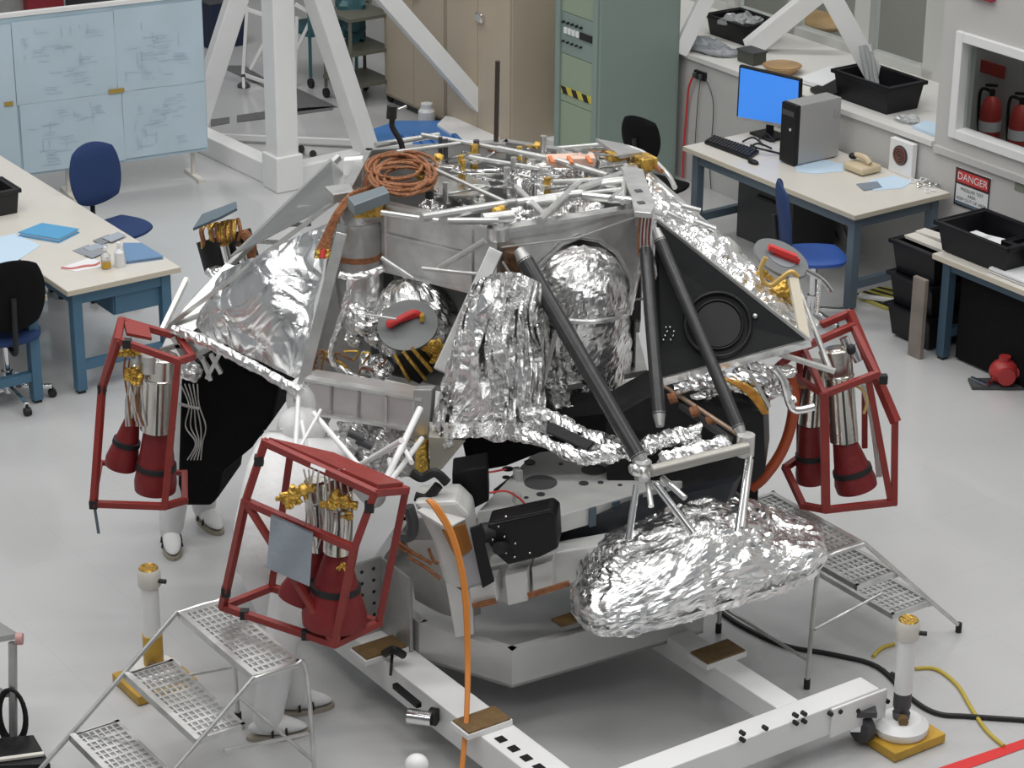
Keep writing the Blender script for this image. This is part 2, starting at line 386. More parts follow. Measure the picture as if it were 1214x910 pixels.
# screen plane through pixels at this depth
tl, tr, br_, bl = (U(x, y, q.y+.05) for x, y in ((878, 80), (949, 97), (921, 151), (875, 138)))
tl = U(878, 80, q.y+.16); bl = U(875, 138, q.y+.16); tr = U(947, 96, q.y-.10); br_ = U(945, 150, q.y-.10)
nr = (tr-tl).cross(bl-tl).normalized()
if nr.y > 0: nr = -nr
def lerp4(u, v): return tl.lerp(tr, u).lerp(bl.lerp(br_, u), v)
build('casing', M().prism([lerp4(-.03, -.04), lerp4(1.03, -.04), lerp4(1.03, 1.05), lerp4(-.03, 1.05)], -nr*.045), blackg, mon, smooth=False, bevel=.006)
build('screen', M().prism([lerp4(0, 0), lerp4(1, 0), lerp4(1, 1), lerp4(0, 1)], nr*.003), mat('screen_blue', (.055, .26, .85), .3, emit=.6), mon, smooth=False)
build('bezel', M().prism([lerp4(-.03, 1.0), lerp4(1.03, 1.0), lerp4(1.03, 1.06), lerp4(-.03, 1.06)], nr*.004), alumw, mon, smooth=False)
nc = lerp4(.5, 1.0)-nr*.05
build('stand', M().beam((nc.x, nc.y, TB+.02), nc, .06, .03), blackg, mon, smooth=False)
build('base', M().box((nc.x, nc.y, TB+.012), .26, .2, .022, YW), blackg, mon, bevel=.01)
# pc tower
t0 = G(929, 196, TB); t1 = G(947, 200, TB)
pc = empty('computer_tower', G(965, 185, TB), 'grey metal computer tower with black front on the workbench', 'computer')
c_, s_ = cs(G(946, 197, TB))
ft = Wc(946, 118, c_)[1]
build('case', M().rbox(c_, c_+.40, s_-.17, s_, TB+.01, TB+.47), mat('pc_grey', (.40, .40, .40), .4, .3), pc, smooth=False, bevel=.005)
build('front_bezel', M().rbox(c_-.045, c_, s_-.172, s_+.002, TB+.008, TB+.472), blackg, pc, smooth=False, bevel=.012)
build('drive_slot', M().rbox(c_-.05, c_-.045, s_-.15, s_-.02, TB+.38, TB+.42), rubber, pc, smooth=False)
build('power_button', M().cyl(R(c_-.045, s_-.05, TB+.28), R(c_-.053, s_-.05, TB+.28), .012), chrome, pc)
build('case_latch', M().rbox(c_+.33, c_+.36, s_, s_+.006, TB+.33, TB+.38), alumd, pc, smooth=False)
for k in range(4): build('case_foot', M().rbox(c_+(.02 if k < 2 else .34), c_+(.05 if k < 2 else .37), s_-.15+.11*(k % 2), s_-.12+.11*(k % 2), TB, TB+.01), black, pc, smooth=False)
# keyboard, mouse
kb = empty('keyboard', G(868, 177, TB), 'black keyboard lying on the workbench in front of the monitor', 'keyboard')
kp = [G(835, 170, TB+.004), G(846, 163, TB+.004), G(900, 181, TB+.004), G(888, 190, TB+.004)]
build('body', M().prism(kp, (0, 0, .02)), blackg, kb, smooth=False, bevel=.003)
km = M()
for r in range(5):
    for c in range(15):
        u, v = (c+.6)/15.6, (r+.6)/5.6
        q = kp[1].lerp(kp[2], u).lerp(kp[0].lerp(kp[3], u), v)
        km.box(q+V((0, 0, .026)), .018, .018, .008, YW)
build('keys', km, rubber, kb, smooth=False, kind='stuff')
ms_ = build('computer_mouse', M().ell(G(893, 192, TB+.012), .055, .03, .02, YW), blackg, label='black computer mouse beside the keyboard', cat='mouse')
# phone
ph = empty('telephone', G(1022, 200, TB), 'beige desk telephone with a dark handset', 'telephone')
q = G(1022, 203, TB)
build('base', M().box(q+V((0, 0, .035)), .22, .20, .06, YW), beige, ph, bevel=.02)
build('handset', M().tube(cm([q+_w*-.10+V((0, 0, .09)), q+_w*-.06+V((0, 0, .11)), q+_w*.03+V((0, 0, .11)), q+_w*.08+V((0, 0, .08))]), .022), beige, ph)
build('earpiece', M().ell(q+_w*-.09+V((-.01, 0, .095)), .035, .035, .025), blackg, ph)
# white fan box
fb = empty('white_box', G(1068, 205, TB), 'white box with a round dark grille standing against the wall', 'box')
q = G(1066, 207, TB); c_, s_ = cs(q)
build('body', M().rbox(c_, c_+.05, s_-.12, s_+.12, TB, TB+.26), white, fb, smooth=False, bevel=.004)
build('round_grille', M().cyl(R(c_, s_, TB+.15), R(c_-.008, s_, TB+.15), .075, n=24), rubber, fb)
gm2 = M()
for k in range(1, 4): gm2.tube([R(c_-.012, s_+math.cos(a)*.02*k, TB+.15+math.sin(a)*.02*k) for a in [i*PI/8 for i in range(17)]], .004, 6)
build('grille_ring', gm2, mat('brown_plastic', (.25, .09, .06), .5), fb)
# papers on bench
def sheet(name, label, pts, h, mt, t=.002, cat='paper', group=None):
    return build(name, M().prism([G(x, y, h) for x, y in pts], (0, 0, t)), mt, label=label, cat=cat, smooth=False, group=group)
sheet('paper_sheet', 'crumpled pale blue sheet beside the computer tower', [(941, 193), (968, 187), (1000, 195), (1000, 203), (968, 206), (945, 204)], TB+.001, bluepap)
sheet('paper_sheet', 'pale blue sheet in front of the telephone', [(1030, 214), (1060, 208), (1082, 215), (1070, 223), (1035, 226)], TB+.001, bluepap)
sheet('printed_card', 'small dark card on the pale blue sheet', [(1015, 218), (1040, 215), (1046, 222), (1024, 226)], TB+.004, mat('card_grey', (.2, .25, .3), .5), cat='card')
for i, (x, y) in enumerate([(1085, 214), (1094, 220), (1103, 226), (1108, 219), (1097, 213)]):
    q = G(x, y, TB+.015)
    build('cable_tie', M().tube(cm([q+V((.03*math.cos(a)*1.3, .03*math.sin(a), .01*math.sin(a*3))) for a in (0, 1.2, 2.4, 3.6, 4.8)]), .006, 6), chrome if i % 2 else paper, label='small curled metal fitting on the workbench end, %s' % ['farthest left', 'second from left', 'nearest the bench corner', 'behind the corner one', 'middle of the group'][i], cat='fitting', group='fittings on the workbench')
cb = M()
for (a, b, c) in [((880, 168), (893, 163), (905, 172)), ((885, 178), (898, 170), (915, 176)), ((900, 165), (908, 158), (918, 168)), ((890, 172), (900, 176), (925, 182))]:
    cb.tube(cm([G(*a, TB+.01), G(*b, TB+.05), G(*c, TB+.01)]), .008, 6)
build('cable_bundle', cb, black, label='tangle of black cables behind the keyboard', cat='cable')
q = cs(G(1018, 182, TB))
build('cable_bundle', M().tube(cm([R(q[0]+.05, q[1], TB+.02), R(q[0]+.12, q[1]-.03, TB+.2), R(q[0]+.15, q[1]+.03, TB+.05), R(q[0]+.18, q[1]+.09, TB+.2), R(q[0]+.17, q[1]+.12, TB+.02)]), .02, 8).rbox(q[0]+.1, q[0]+.17, q[1]+.02, q[1]+.12, TB, TB+.15), rubber, label='dark adapters and leads behind the telephone', cat='cable')
# outlet + cables on the wall
s0, z0 = Wc(832, 89, CW)
ob = empty('power_outlet', R(CW, s0, z0), 'black power outlet with plugs on the low wall', 'outlet')
build('plate', M().rbox(CW-.03, CW, s0-.07, s0+.07, z0-.035, z0+.035), blackg, ob, smooth=False, bevel=.005)
for k in (-1, 1): build('plug', M().rbox(CW-.06, CW-.03, s0+k*.035-.015, s0+k*.035+.015, z0-.02, z0+.02), rubber, ob, bevel=.004)
build('wall_cable', M().tube(cm([R(CW-.05, s0-.04, z0), R(CW-.05, s0-.10, z0-.12), R(CW-.03, s0-.14, z0-.3), R(CW-.03, s0-.16, .3), R(CW-.03, s0-.16, .02)]), .009, 8), reds, label='red power lead hanging down the low wall', cat='cable')
for k, dx in enumerate((.0, .2)):
    build('wall_cable', M().tube(cm([R(CW-.04, s0+.04+dx*.3, z0), R(CW-.03, s0+dx, z0-.2), R(CW-.02, s0-.03+dx, .25), R(CW-.02, s0+dx, .02)]), .004, 6), rubber, label=['thin grey lead hanging just right of the red one', 'thin grey lead nearest the monitor on the low wall'][k], cat='cable')
for k in range(3):
    s1, z1 = Wc(1005+k*9, 262, CW)
    build('wall_cable', M().tube(cm([R(CW-.03, s1-.25, .70), R(CW-.02, s1-.2+.03*k, .45), R(CW-.03, s1-.28+.05*k, .2), R(CW-.03, s1-.2+.06*k, .05)]), .006, 6), rubber, label='%s thin dark lead hanging below the computer workbench' % ['leftmost', 'middle', 'rightmost'][k], cat='cable', group='leads under the workbench')

# ================= on the ledge =================
def bin_(name, label, base, sx, sy, hgt, yaw, mt=blackp, cat='bin', taper=.88, group=None):
    o = empty(name, base, label, cat, group); a = V((math.cos(yaw), math.sin(yaw), 0)); b = V((-a.y, a.x, 0)); base = V(base)
    def ring(k, z): return [base+a*sx/2*k*i+b*sy/2*k*j+Z*z for i, j in ((-1, -1), (1, -1), (1, 1), (-1, 1))]
    m = M(); t = 1-.03/max(sx, sy)*2
    o0, o1, i1, i0 = ring(taper, 0), ring(1, hgt), ring(t, hgt), ring(taper*t, .015)
    vs = o0+o1+i1+i0; fs = [(3, 2, 1, 0), (12, 13, 14, 15)]
    for L in range(3):
        for k in range(4): fs.append((L*4+k, L*4+(k+1) % 4, L*4+4+(k+1) % 4, L*4+4+k))
    m.add(vs, fs); build('body', m, mt, o, smooth=False)
    rm = M()
    r0 = ring(1.04, hgt-.02)
    for k in range(4): rm.beam(r0[k]+Z*.01, r0[(k+1) % 4]+Z*.01, .02, .03, ext=.01)
    build('rim', rm, mt, o, smooth=False, bevel=.004)
    return o
bin_('storage_bin', 'black plastic bin at the right end of the ledge, with clear tubes in it', G(1040, 122, LH), .62, .36, .22, YW)
for k in range(3):
    q = G(1032+k*5, 112, LH+.03)
    build('clear_tube', M().cyl(q, q+V((-.08, .1+.02*k, .36)), .022, n=12), clear, label='%s clear plastic tube standing in the black bin on the ledge' % ['left', 'middle', 'right'][k], cat='tube', group='tubes in the bin')
b2 = bin_('storage_bin', 'black tray heaped with silvery bags, left end of the ledge', G(879, 44, LH), .50, .36, .17, YW)
random.seed(5)
for k in range(3):
    q = G(868+k*11, 24, LH+.16)
    mm = M().ell(q, .13, .10, .05, .6*k, 18, 10); crump(mm, .03, 12, k)
    build('plastic_bag', mm, clear, label='%s crumpled clear plastic bag heaped in the black tray' % ['left', 'middle', 'right'][k], cat='bag', group='bags in the tray', smooth=False)
mm = M().ell(G(840, 55, LH+.03), .30, .16, .05, YW, 26, 12); crump(mm, .03, 9, 4)
build('plastic_bag', mm, mat('grey_bag', (.30, .32, .34), .25, bump=.6, bscale=30), label='grey crumpled plastic sheeting on the ledge corner', cat='bag', smooth=False)
eb = empty('electronics_box', G(891, 74, LH), 'small dark electronics box on the ledge', 'box')
build('body', M().box(G(891, 74, LH)+Z*.05, .20, .14, .09, YW), mat('olive_dark', (.06, .065, .05), .5), eb, smooth=False, bevel=.006)
build('lid', M().box(G(891, 74, LH)+Z*.10, .21, .15, .015, YW), rubber, eb, smooth=False)
build('basket', M().lathe([(.10, 0), (.15, .05), (.16, .06), (.15, .065), (.0, .045)], G(927, 86, LH), n=24), wood, label='shallow round tan dish on the ledge behind the monitor', cat='dish')
build('foam_sheet', M().prism([G(x, y, LH+.01) for x, y in ((945, 97), (985, 82), (1005, 90), (975, 106))], (0, 0, .03)), paper, label='white foam piece on the ledge left of the black bin', cat='foam', smooth=False)
build('flat_tray', M().prism([G(x, y, LH+.005) for x, y in ((960, 108), (995, 96), (1012, 102), (1005, 112), (975, 118))], (0, 0, .03)), blackg, label='flat black tray beside the black bin', cat='tray', smooth=False, bevel=.005)
build('clear_package', crump(M().ell(G(1075, 140, LH+.03), .12, .08, .03, YW, 20, 10), .02, 15, 2), clear, label='clear blister package right of the black bin', cat='package', smooth=False)
build('notebook', M().prism([G(x, y, LH+.003) for x, y in ((1082, 152), (1098, 145), (1114, 150), (1114, 164))], (0, 0, .02)), bluepap, label='pale blue notebook on the ledge end', cat='notebook', smooth=False)
build('wooden_tray', M().ell(R(14.2, Wc(968, 40, 14.2)[0], .95), .3, .2, .08, YW, 20, 10), wood, label='tan wooden object seen through the ledge window', cat='tray')
sf = empty('truss_frame', R(13.0, -14.6, LH), 'white inverted V truss legs standing on the ledge', 'frame')
ap = U(979, -16, 19.3)
for (x, y) in ((888, 58), (1046, 106)):
    f_ = G(x, y, LH+.02); a_ = U(979, -16, f_.y+.0)
    build('leg', M().beam(f_, V((a_.x, a_.y, a_.z)), .15, .15), white, sf, smooth=False, bevel=.005)
build('leg', M().beam(G(806, 62, LH), U(846, -20, G(806, 62, LH).y), .12, .12), white, sf, smooth=False, bevel=.005)

# signs, extinguishers
def wallrect(px0, py0, px1, py1, c):  # left-top, right-bottom pixel -> s0,s1,h0,h1
    a = Wc(px0, py0, c); b = Wc(px1, py1, c); return a[0], b[0], b[1], a[1]
sa, za = Wc(1135, 197, CW); sb, zb = Wc(1176, 212, CW); zl = Wc(1132, 241, CW)[1]
sg = empty('danger_sign', R(CW, (sa+sb)/2, za), 'red, black and white warning sign headed DANGER on the wall', 'sign')
ht_ = za-zl; zt = (za+zb)/2+.0; z1 = zt; z0 = zt-.36 if False else zt-ht_
build('plate', M().rbox(CW-.008, CW, sa, sb, z0, z1), paper, sg, smooth=False)
t_ = (z1-z0)
build('border', M().rbox(CW-.010, CW-.008, sa, sa+.012, z0, z1).rbox(CW-.010, CW-.008, sb-.012, sb, z0, z1).rbox(CW-.010, CW-.008, sa, sb, z0, z0+.012), black, sg, smooth=False)
build('header', M().rbox(CW-.011, CW-.008, sa, sb, z1-t_*.42, z1), mat('sign_black', (.05, .01, .015), .5), sg, smooth=False)
build('header_oval', M().rbox(CW-.013, CW-.011, sa+.02, sb-.02, z1-t_*.36, z1-t_*.06), reds, sg, smooth=False, bevel=.002)
mid = (sa+sb)/2
wd = sb-sa
text('lettering', 'DANGER', wd*.215, R(CW-.0145, mid, z1-t_*.21), _w, Z, paper, sg)
for k, tx in enumerate(['PRESSURE TEST', 'AREA', 'KEEP OUT OF AREA']):
    text('lettering', tx, wd*.098, R(CW-.0095, mid, z1-t_*(.54+.13*k)), _w, Z, black, sg)
build('footer', M().rbox(CW-.0095, CW-.008, sa+.012, sb-.012, z0+.012, z0+t_*.12), greym, sg, smooth=False)
sa, za = Wc(1204, 215, CW); sb, zb = Wc(1230, 226, CW)
build('wall_label', M().rbox(CW-.006, CW, sa, sb, zb-.05, za), mat('olive_label', (.22, .24, .18), .6), label='small dark green label on the wall by the right edge', cat='label', smooth=False)
CE = 13.6
s1, z1_ = Wc(1178, 80, CE)
build('red_sign', M().rbox(CE-.01, CE, *(lambda r: (r[0], r[1], r[2], r[3]))(wallrect(1164, 70, 1191, 94, CE))), mat('sign_red', (.45, .05, .04), .5), label='red rectangular sign above the extinguisher behind the window', cat='sign', smooth=False)
def ext(px, py, label):
    s, z = Wc(px, py, CE-.12)
    o = empty('fire_extinguisher', R(CE-.12, s, z-.50), label, 'extinguisher')
    b = R(CE-.12, s, z-.50)
    build('cylinder', M().lathe([(.08, 0), (.085, .03), (.085, .42), (.06, .5), (.025, .53)], b, n=20), mat('ext_red', (.5, .05, .04), .35), o)
    build('label_band', M().lathe([(.0865, .26), (.0865, .34)], b, n=20), paper, o)
    build('valve', M().cyl(b+Z*.53, b+Z*.58, .02).beam(b+Z*.6-_w*.07, b+Z*.62+_w*.04, .025, .02), black, o)
    build('hose', M().tube(cm([b+Z*.56, b+Z*.55-_w*.12, b+Z*.35-_w*.13, b+Z*.15-_w*.1]), .013), black, o)
ext(1176, 118, 'red fire extinguisher below the red sign, behind the window')
ext(1211, 128, 'red fire extinguisher cut by the right edge, behind the window')
s1, z1_ = Wc(1165, -2, CW)
bl_ = empty('alarm_horn', R(CW, s1, z1_), 'red alarm unit on the wall at the top right corner', 'alarm')
build('housing', M().rbox(CW-.06, CW, s1-.10, s1+.14, z1_, z1_+.14), mat('alarm_red', (.4, .02, .05), .4), bl_, bevel=.02)
build('lens', M().ell(R(CW-.06, s1+.02, z1_+.05), .03, .05, .03, YN), clear, bl_)

# ================= chairs =================
def chair(seatp, backp, label, seatm, backm, hb=.46, bw=.44, fixback=False):
    """seatp = seat centre (world), backp = backrest centre"""
    d = V((backp.x-seatp.x, backp.y-seatp.y, 0)).normalized(); sd = V((-d.y, d.x, 0)); hs_ = seatp.z
    if fixback: seatp = V((backp.x-d.x*.25, backp.y-d.y*.25, seatp.z))
    base = V((seatp.x, seatp.y, 0)); o = empty('swivel_chair', base, label, 'chair')
    def pad(c, ex, ey, ez, hx, hy, hz, crv):
        m = M()
        def fn(side):
            def g(u, v):
                x, y = (u-.5)*2, (v-.5)*2
                # squircle mapping
                xx = x*math.sqrt(max(0, 1-y*y*.38)); yy = y*math.sqrt(max(0, 1-x*x*.38))
                th = (1-max(abs(x), abs(y))**6)
                return c+ex*hx*xx+ey*hy*yy+ez*(side*hz*(.25+.75*th)+crv*(x*x))
            return g
        a = M().grid(fn(1), 14, 14); b = M().grid(fn(-1), 14, 14)
        m.add(a.v, a.f); m.add(b.v, [f[::-1] for f in b.f])
        n = 15; ring = [i for i in range(n)]+[n*k+n-1 for k in range(1, n)]+[n*(n-1)+k for k in range(n-2, -1, -1)]+[n*k for k in range(n-2, 0, -1)]
        for i in range(len(ring)):
            p, q = ring[i], ring[(i+1) % len(ring)]; m.f.append([p, p+n*n, q+n*n, q])
        return m
    build('seat', pad(seatp, sd, -d, Z, .23, .22, .035, .015), seatm, o)
    bd = (Z+d*.12).normalized(); bn = sd.cross(bd).normalized()
    bc = base+d*.25+Z*backp.z
    build('backrest', pad(bc, sd, bd, d, bw/2, hb/2, .03, -.03), backm, o)
    build('back_arm', M().tube(cm([seatp-Z*.05+d*.05, seatp-Z*.05+d*.25, bc-bd*hb*.35+d*.05, bc+d*.05]), .018), black, o)
    build('column', M().cyl(base+Z*.10, seatp-Z*.05, .026).cyl(base+Z*.07, base+Z*.22, .04), chrome, o)
    for k in range(5):
        a = k*2*PI/5+.3; e = V((math.cos(a), math.sin(a), 0))
        lg = build('base_leg', M().beam(base+e*.02+Z*.11, base+e*.28+Z*.075, .035, .028), chrome, o, bevel=.005)
        build('caster', M().cyl(base+e*.28+V((-e.y, e.x, 0))*.02+Z*.028, base+e*.28-V((-e.y, e.x, 0))*.02+Z*.028, .028).cyl(base+e*.28+Z*.04, base+e*.28+Z*.075, .01), black, lg)
    return o
chair(G(5, 395, .48), G(12, 350, .82), 'swivel chair with black back and blue seat at the left edge', bluef, blackc, .50, .46)
chair(G(140, 272, .48), G(108, 205, .85), 'blue swivel chair behind the left workbench, back towards the blue drawing board', bluef, bluef, .46, .46)
chair(G(966, 305, .5), G(924, 254, .82), 'blue swivel stool at the computer workbench', mat('blue_vinyl', (.02, .08, .33), .5), bluef, .5, .44)
chair(G(800, 213, .48), G(757, 163, .93), 'black swivel chair between the green rack and the workbench', blackc, blackc, .34, .36, fixback=True)

simple = M().rbox(11.75, 12.2, -13.85, -13.2, 0, .52)
dbx = empty('computer_box', R(11.9, -13.5, 0), 'dark grey case on the floor under the left end of the workbench', 'case')
build('body', simple, mat('charcoal', (.05, .05, .052), .5), dbx, smooth=False, bevel=.01)
build('handle', M().beam(R(11.74, -13.6, .40), R(11.74, -13.4, .40), .02, .02), black, dbx, smooth=False)
JK = {}
# ================= left side: benches, board =================
cL, sN = cs(G(80, 345, .76)); cR, _ = cs(G(204, 310, .76))
b1 = bench('workbench', 'cream workbench with blue legs and drawer, folders and bottles on it', cL, cR, sN-1.83, sN, .76, blue)
dr = build('drawer', M().rbox(cL+.36, cR-.10, sN-.62, sN-.10, .76-.04-.24, .76-.05), blue, b1, smooth=False, bevel=.006)
build('drawer_front', M().rbox(cL+.37, cR-.11, sN-.10, sN-.085, .76-.27, .76-.13), blue, dr, smooth=False, bevel=.004)
bench('workbench', 'cream workbench behind the first, under the blue drawing board', cL, cR, sN-3.7, sN-1.835, .76, blue)
c3, s3 = cs(G(54, 348, .76))
bench('workbench', 'workbench cut by the left edge, its blue leg in front of the black chair back', c3-1.5, min(c3, cL-.01), s3-3.6, s3+.02, .76, blue)
T = .76
def folder(label, pts, t, mt=bluepl):
    o = empty('folder', G(*pts[0], T), label, 'folder')
    build('cover', M().prism([G(x, y, T+.001) for x, y in pts], (0, 0, t*.3)), mt, o, smooth=False)
    build('pages', M().prism([G(x, y, T+.001)*.94+sum((G(a, b, T+.001) for a, b in pts), V())/len(pts)*.06+Z*t*.3 for x, y in pts], (0, 0, t*.5)), bluepap, o, smooth=False)
    build('cover', M().prism([G(x, y, T+.001)+Z*t*.8 for x, y in pts], (0, 0, t*.25)), mt, o, smooth=False)
folder('bright blue folder lying flat on the workbench', [(22, 280), (50, 269), (94, 276), (70, 288)], .03, mat('sky_blue', (.10, .36, .62), .4))
folder('dull blue folder near the right corner of the workbench', [(146, 291), (168, 291), (194, 307), (150, 313)], .02, mat('dusk_blue', (.16, .28, .46), .4))
sheet('paper_sheet', 'large pale blue sheet at the left end of the workbench', [(-20, 285), (18, 277), (48, 291), (10, 316), (-30, 310)], T+.001, bluepap)
sheet('paper_sheet', 'white sheet beside the small bottles', [(70, 318), (108, 305), (128, 315), (90, 322)], T+.001, paper)
for k, (x, y) in enumerate([(100, 297), (113, 294), (124, 285), (112, 301), (135, 282)]):
    sheet('swatch_card', 'grey sample card on the workbench, %s' % ['lying nearest its left side', 'on the pile behind the bottles', 'the rearmost of the loose group', 'just left of the amber bottle', 'farthest right, by the dull blue folder'][k], [(x-14, y), (x+5, y-7), (x+15, y-3), (x-3, y+5)], T+.002+.003*k, mat('swatch_%s' % 'abc'[k % 3], [(.30, .32, .35), (.38, .42, .48), (.24, .26, .28)][k % 3], .4), cat='card', group='grey cards on the workbench')
def bottle(px, py, r, h, mt, label, fill=None):
    b = G(px, py, T); o = empty('bottle', b, label, 'bottle')
    build('body', M().lathe([(r*.9, 0), (r, .01), (r, h*.6), (r*.35, h*.75), (r*.35, h*.85)], b), mt, o)
    if fill: build('liquid', M().lathe([(r*.9, .002), (r*1.01, .01), (r*1.01, h*.35)], b), fill, o)
    build('cap', M().lathe([(r*.4, h*.85), (r*.4, h), (r*.2, h*1.03)], b), white, o)
bottle(126, 318, .033, .15, clear, 'small bottle with amber liquid on the workbench', mat('amber', (.55, .32, .03), .2))
bottle(142, 316, .033, .17, mat('milky_plastic', (.75, .76, .78), .3), 'pale plastic bottle beside the amber one')
build('wire_lead', M().tube(cm([G(73, 317, T+.008), G(85, 318, T+.008), G(100, 315, T+.01), G(112, 314, T+.008), G(118, 311, T+.008)]), .007, 6), mat('pink_lead', (.65, .2, .18), .5), label='pink-red lead curled on the workbench', cat='cable')
bin_('storage_bin', 'dark bin at the left edge on the rear workbench', G(-8, 250, T), .30, .28, .18, YW, black)

# drawing board
bl0, br0 = G(-40, 218.5, .26), G(247, 178, .26)
bt = (br0-bl0).normalized(); bn = V((bt.y, -bt.x, 0)).normalized()
if bn.y > 0: bn = -bn
Lb = (br0-bl0).length
def bp(s, h, o=0.): return bl0+bt*s+Z*h+bn*o
trg = None
for hh in [x*.01 for x in range(100, 260)]:
    p = bp(Lb, hh); q = p-CP; y = 455-FPX*q.dot(UV)/q.dot(F)
    if y < -4: trg = hh; break
HB = trg
bd = empty('drawing_board', bp(Lb/2, 0), 'big pale blue board covered with large drawing sheets', 'board')
build('panel', M().obox(bp(0, 0, -.04), bt*Lb, Z*HB, bn*.04), mat('board_blue', (.42, .55, .63), .45), bd, smooth=False)
for q in (.10, .42, .95):
    lg = build('leg', M().obox(bp(Lb*q, -.26, -.16), bt*.03, Z*.5, bn*.03), cream, bd, smooth=False)
    build('foot', M().obox(bp(Lb*q-.01, -.26, -.30), bt*.05, Z*.03, bn*.35), cream, bd, smooth=False)
build('top_rail', M().obox(bp(0, HB, -.045), bt*Lb, Z*.03, bn*.055), white, bd, smooth=False)
shm = mat('sheet_blue', (.51, .63, .71), .5, var=.06, vscale=2.5)
lnm = mat('print_grey', (.45, .57, .65), .6)
random.seed(3)
s0_ = .47
for k, (a, b, z0, z1) in enumerate([(s0_-.015, s0_+(Lb-s0_)*.52, HB*.456, HB-.04), (s0_+(Lb-s0_)*.521, Lb-.01, HB*.456, HB-.03), (s0_, s0_+(Lb-s0_)*.54, .02, HB*.455), (s0_+(Lb-s0_)*.541, Lb-.01, .03, HB*.455), (.01, s0_-.02, .02, HB-.05)]):
    m = M().grid(lambda u, v: bp(a+(b-a)*u, z0+(z1-z0)*v, .006+.008*math.sin(u*9+k)*math.sin(v*5+k*2)*.6+.006), 16, 10)
    sh_ = build('drawing_sheet', m, shm, bd)
    lm = M()
    for j in range(26 if k < 4 else 0):
        x = random.uniform(a+.06, b-.2); z = random.uniform(z0+.05, z1-.1); wd = random.uniform(.04, .16)
        if j % 3 == 0: lm.obox(bp(x, z, .021), bt*wd, Z*.004, bn*.001)
        elif j % 3 == 1: lm.obox(bp(x, z, .021), bt*.004, Z*wd*.7, bn*.001)
        else:
            lm.obox(bp(x, z, .021), bt*wd, Z*.003, bn*.001); lm.obox(bp(x, z+.03, .021), bt*wd*.7, Z*.003, bn*.001); lm.obox(bp(x, z+.05, .021), bt*wd*.8, Z*.003, bn*.001)
    if lm.v: build('printed_lines', lm, lnm, sh_, smooth=False, kind='stuff')
q = s0_+(Lb-s0_)*.47
build('tape_tag', M().obox(bp(q, HB*.455, .02), bt*.13, Z*.035, bn*.004), mat('ochre', (.40, .27, .05), .5), bd, smooth=False)
build('tape_tag', M().obox(bp(s0_-.12, HB*.46, .02), bt*.07, Z*.035, bn*.004), mat('ochre', (.40, .27, .05), .5), bd, smooth=False)
def simple_box(name, label, px, py, sx, sy, sz, mt, cat, yaw=YW, Zb=0., lid=True):
    p = G(px, py, Zb); o = empty(name, p, label, cat)
    build('body', M().box(p+Z*sz/2, sx, sy, sz, yaw), mt, o, smooth=False, bevel=.01)
    if lid: build('lid', M().box(p+Z*(sz+.01), sx*1.03, sy*1.03, .02, yaw), rubber, o, smooth=False, bevel=.005)
simple_box('equipment_case', 'dark red case behind the drawing board', 45, 18, .45, .4, .28, mat('dark_red', (.25, .02, .03), .5), 'case')
simple_box('equipment_case', 'dark grey case behind the drawing board', 118, 14, .8, .4, .25, rubber, 'case')
simple_box('equipment_case', 'white and grey case behind the board at the top left corner', 10, 22, .3, .4, .25, alumd, 'case')
simple_box('equipment_case', 'dark navy case between the board and the gantry leg', 262, 52, .35, .4, .45, mat('navy', (.01, .018, .05), .6), 'case')

# ================= white gantry =================
ga = empty('lifting_gantry', G(335, 225, 0), 'large white steel gantry with upright post and slanting legs', 'gantry')
pb = G(336, 222, 0)
build('post', M().box(pb+Z*2.6, .2, .2, 5.2, YW), white, ga, smooth=False, bevel=.012)
build('post_foot', M().box(pb+Z*.15, .25, .25, .3, YW), white, ga, smooth=False, bevel=.01)
top = pb+Z*4.6
f1, f2, f3 = G(230, 172, 0), G(440, 200, 0), G(592, 163, 0)
build('leg', M().beam(f1+Z*.1, U(293, -40, 20.5), .17, .17, ext=.05), white, ga, smooth=False, bevel=.01)
build('leg', M().beam(f2+Z*.05, U(363, -40, 19.2), .16, .16, ext=.05), white, ga, smooth=False, bevel=.01)
build('leg', M().beam(f3+Z*.1, U(438, -25, 20.0), .15, .15, ext=.03), white, ga, smooth=False, bevel=.01)
build('base_beam', M().beam(f1+Z*.09, pb+Z*.09, .16, .18), white, ga, smooth=False, bevel=.01)
build('base_beam', M().beam(pb+Z*.09, f2+Z*.09+V((.3, .25, 0)), .16, .18), white, ga, smooth=False, bevel=.01)
build('tie_bar', M().beam(G(226, 160, .05), G(430, 169, .05), .045, .045), white, ga, smooth=False)
build('foot_plate', M().plate([G(x, y, .12) for x, y in ((518, 150), (528, 140), (600, 152), (590, 172), (545, 168))], .05), white, ga, smooth=False, bevel=.008)
build('base_beam', M().beam(f3+Z*.06, G(700, 182, .06), .12, .12), white, ga, smooth=False, bevel=.01)
build('foot_block', M().beam(f3+V((.0, 0, .02)), f3+Z*.22, .42, .30), white, ga, smooth=False, bevel=.05)
for (x, y) in ((357, 176), (371, 182), (322, 118), (280, 175)):
    build('bolt', M().cyl(G(x, y, 0), G(x, y, .07), .03), black, ga)
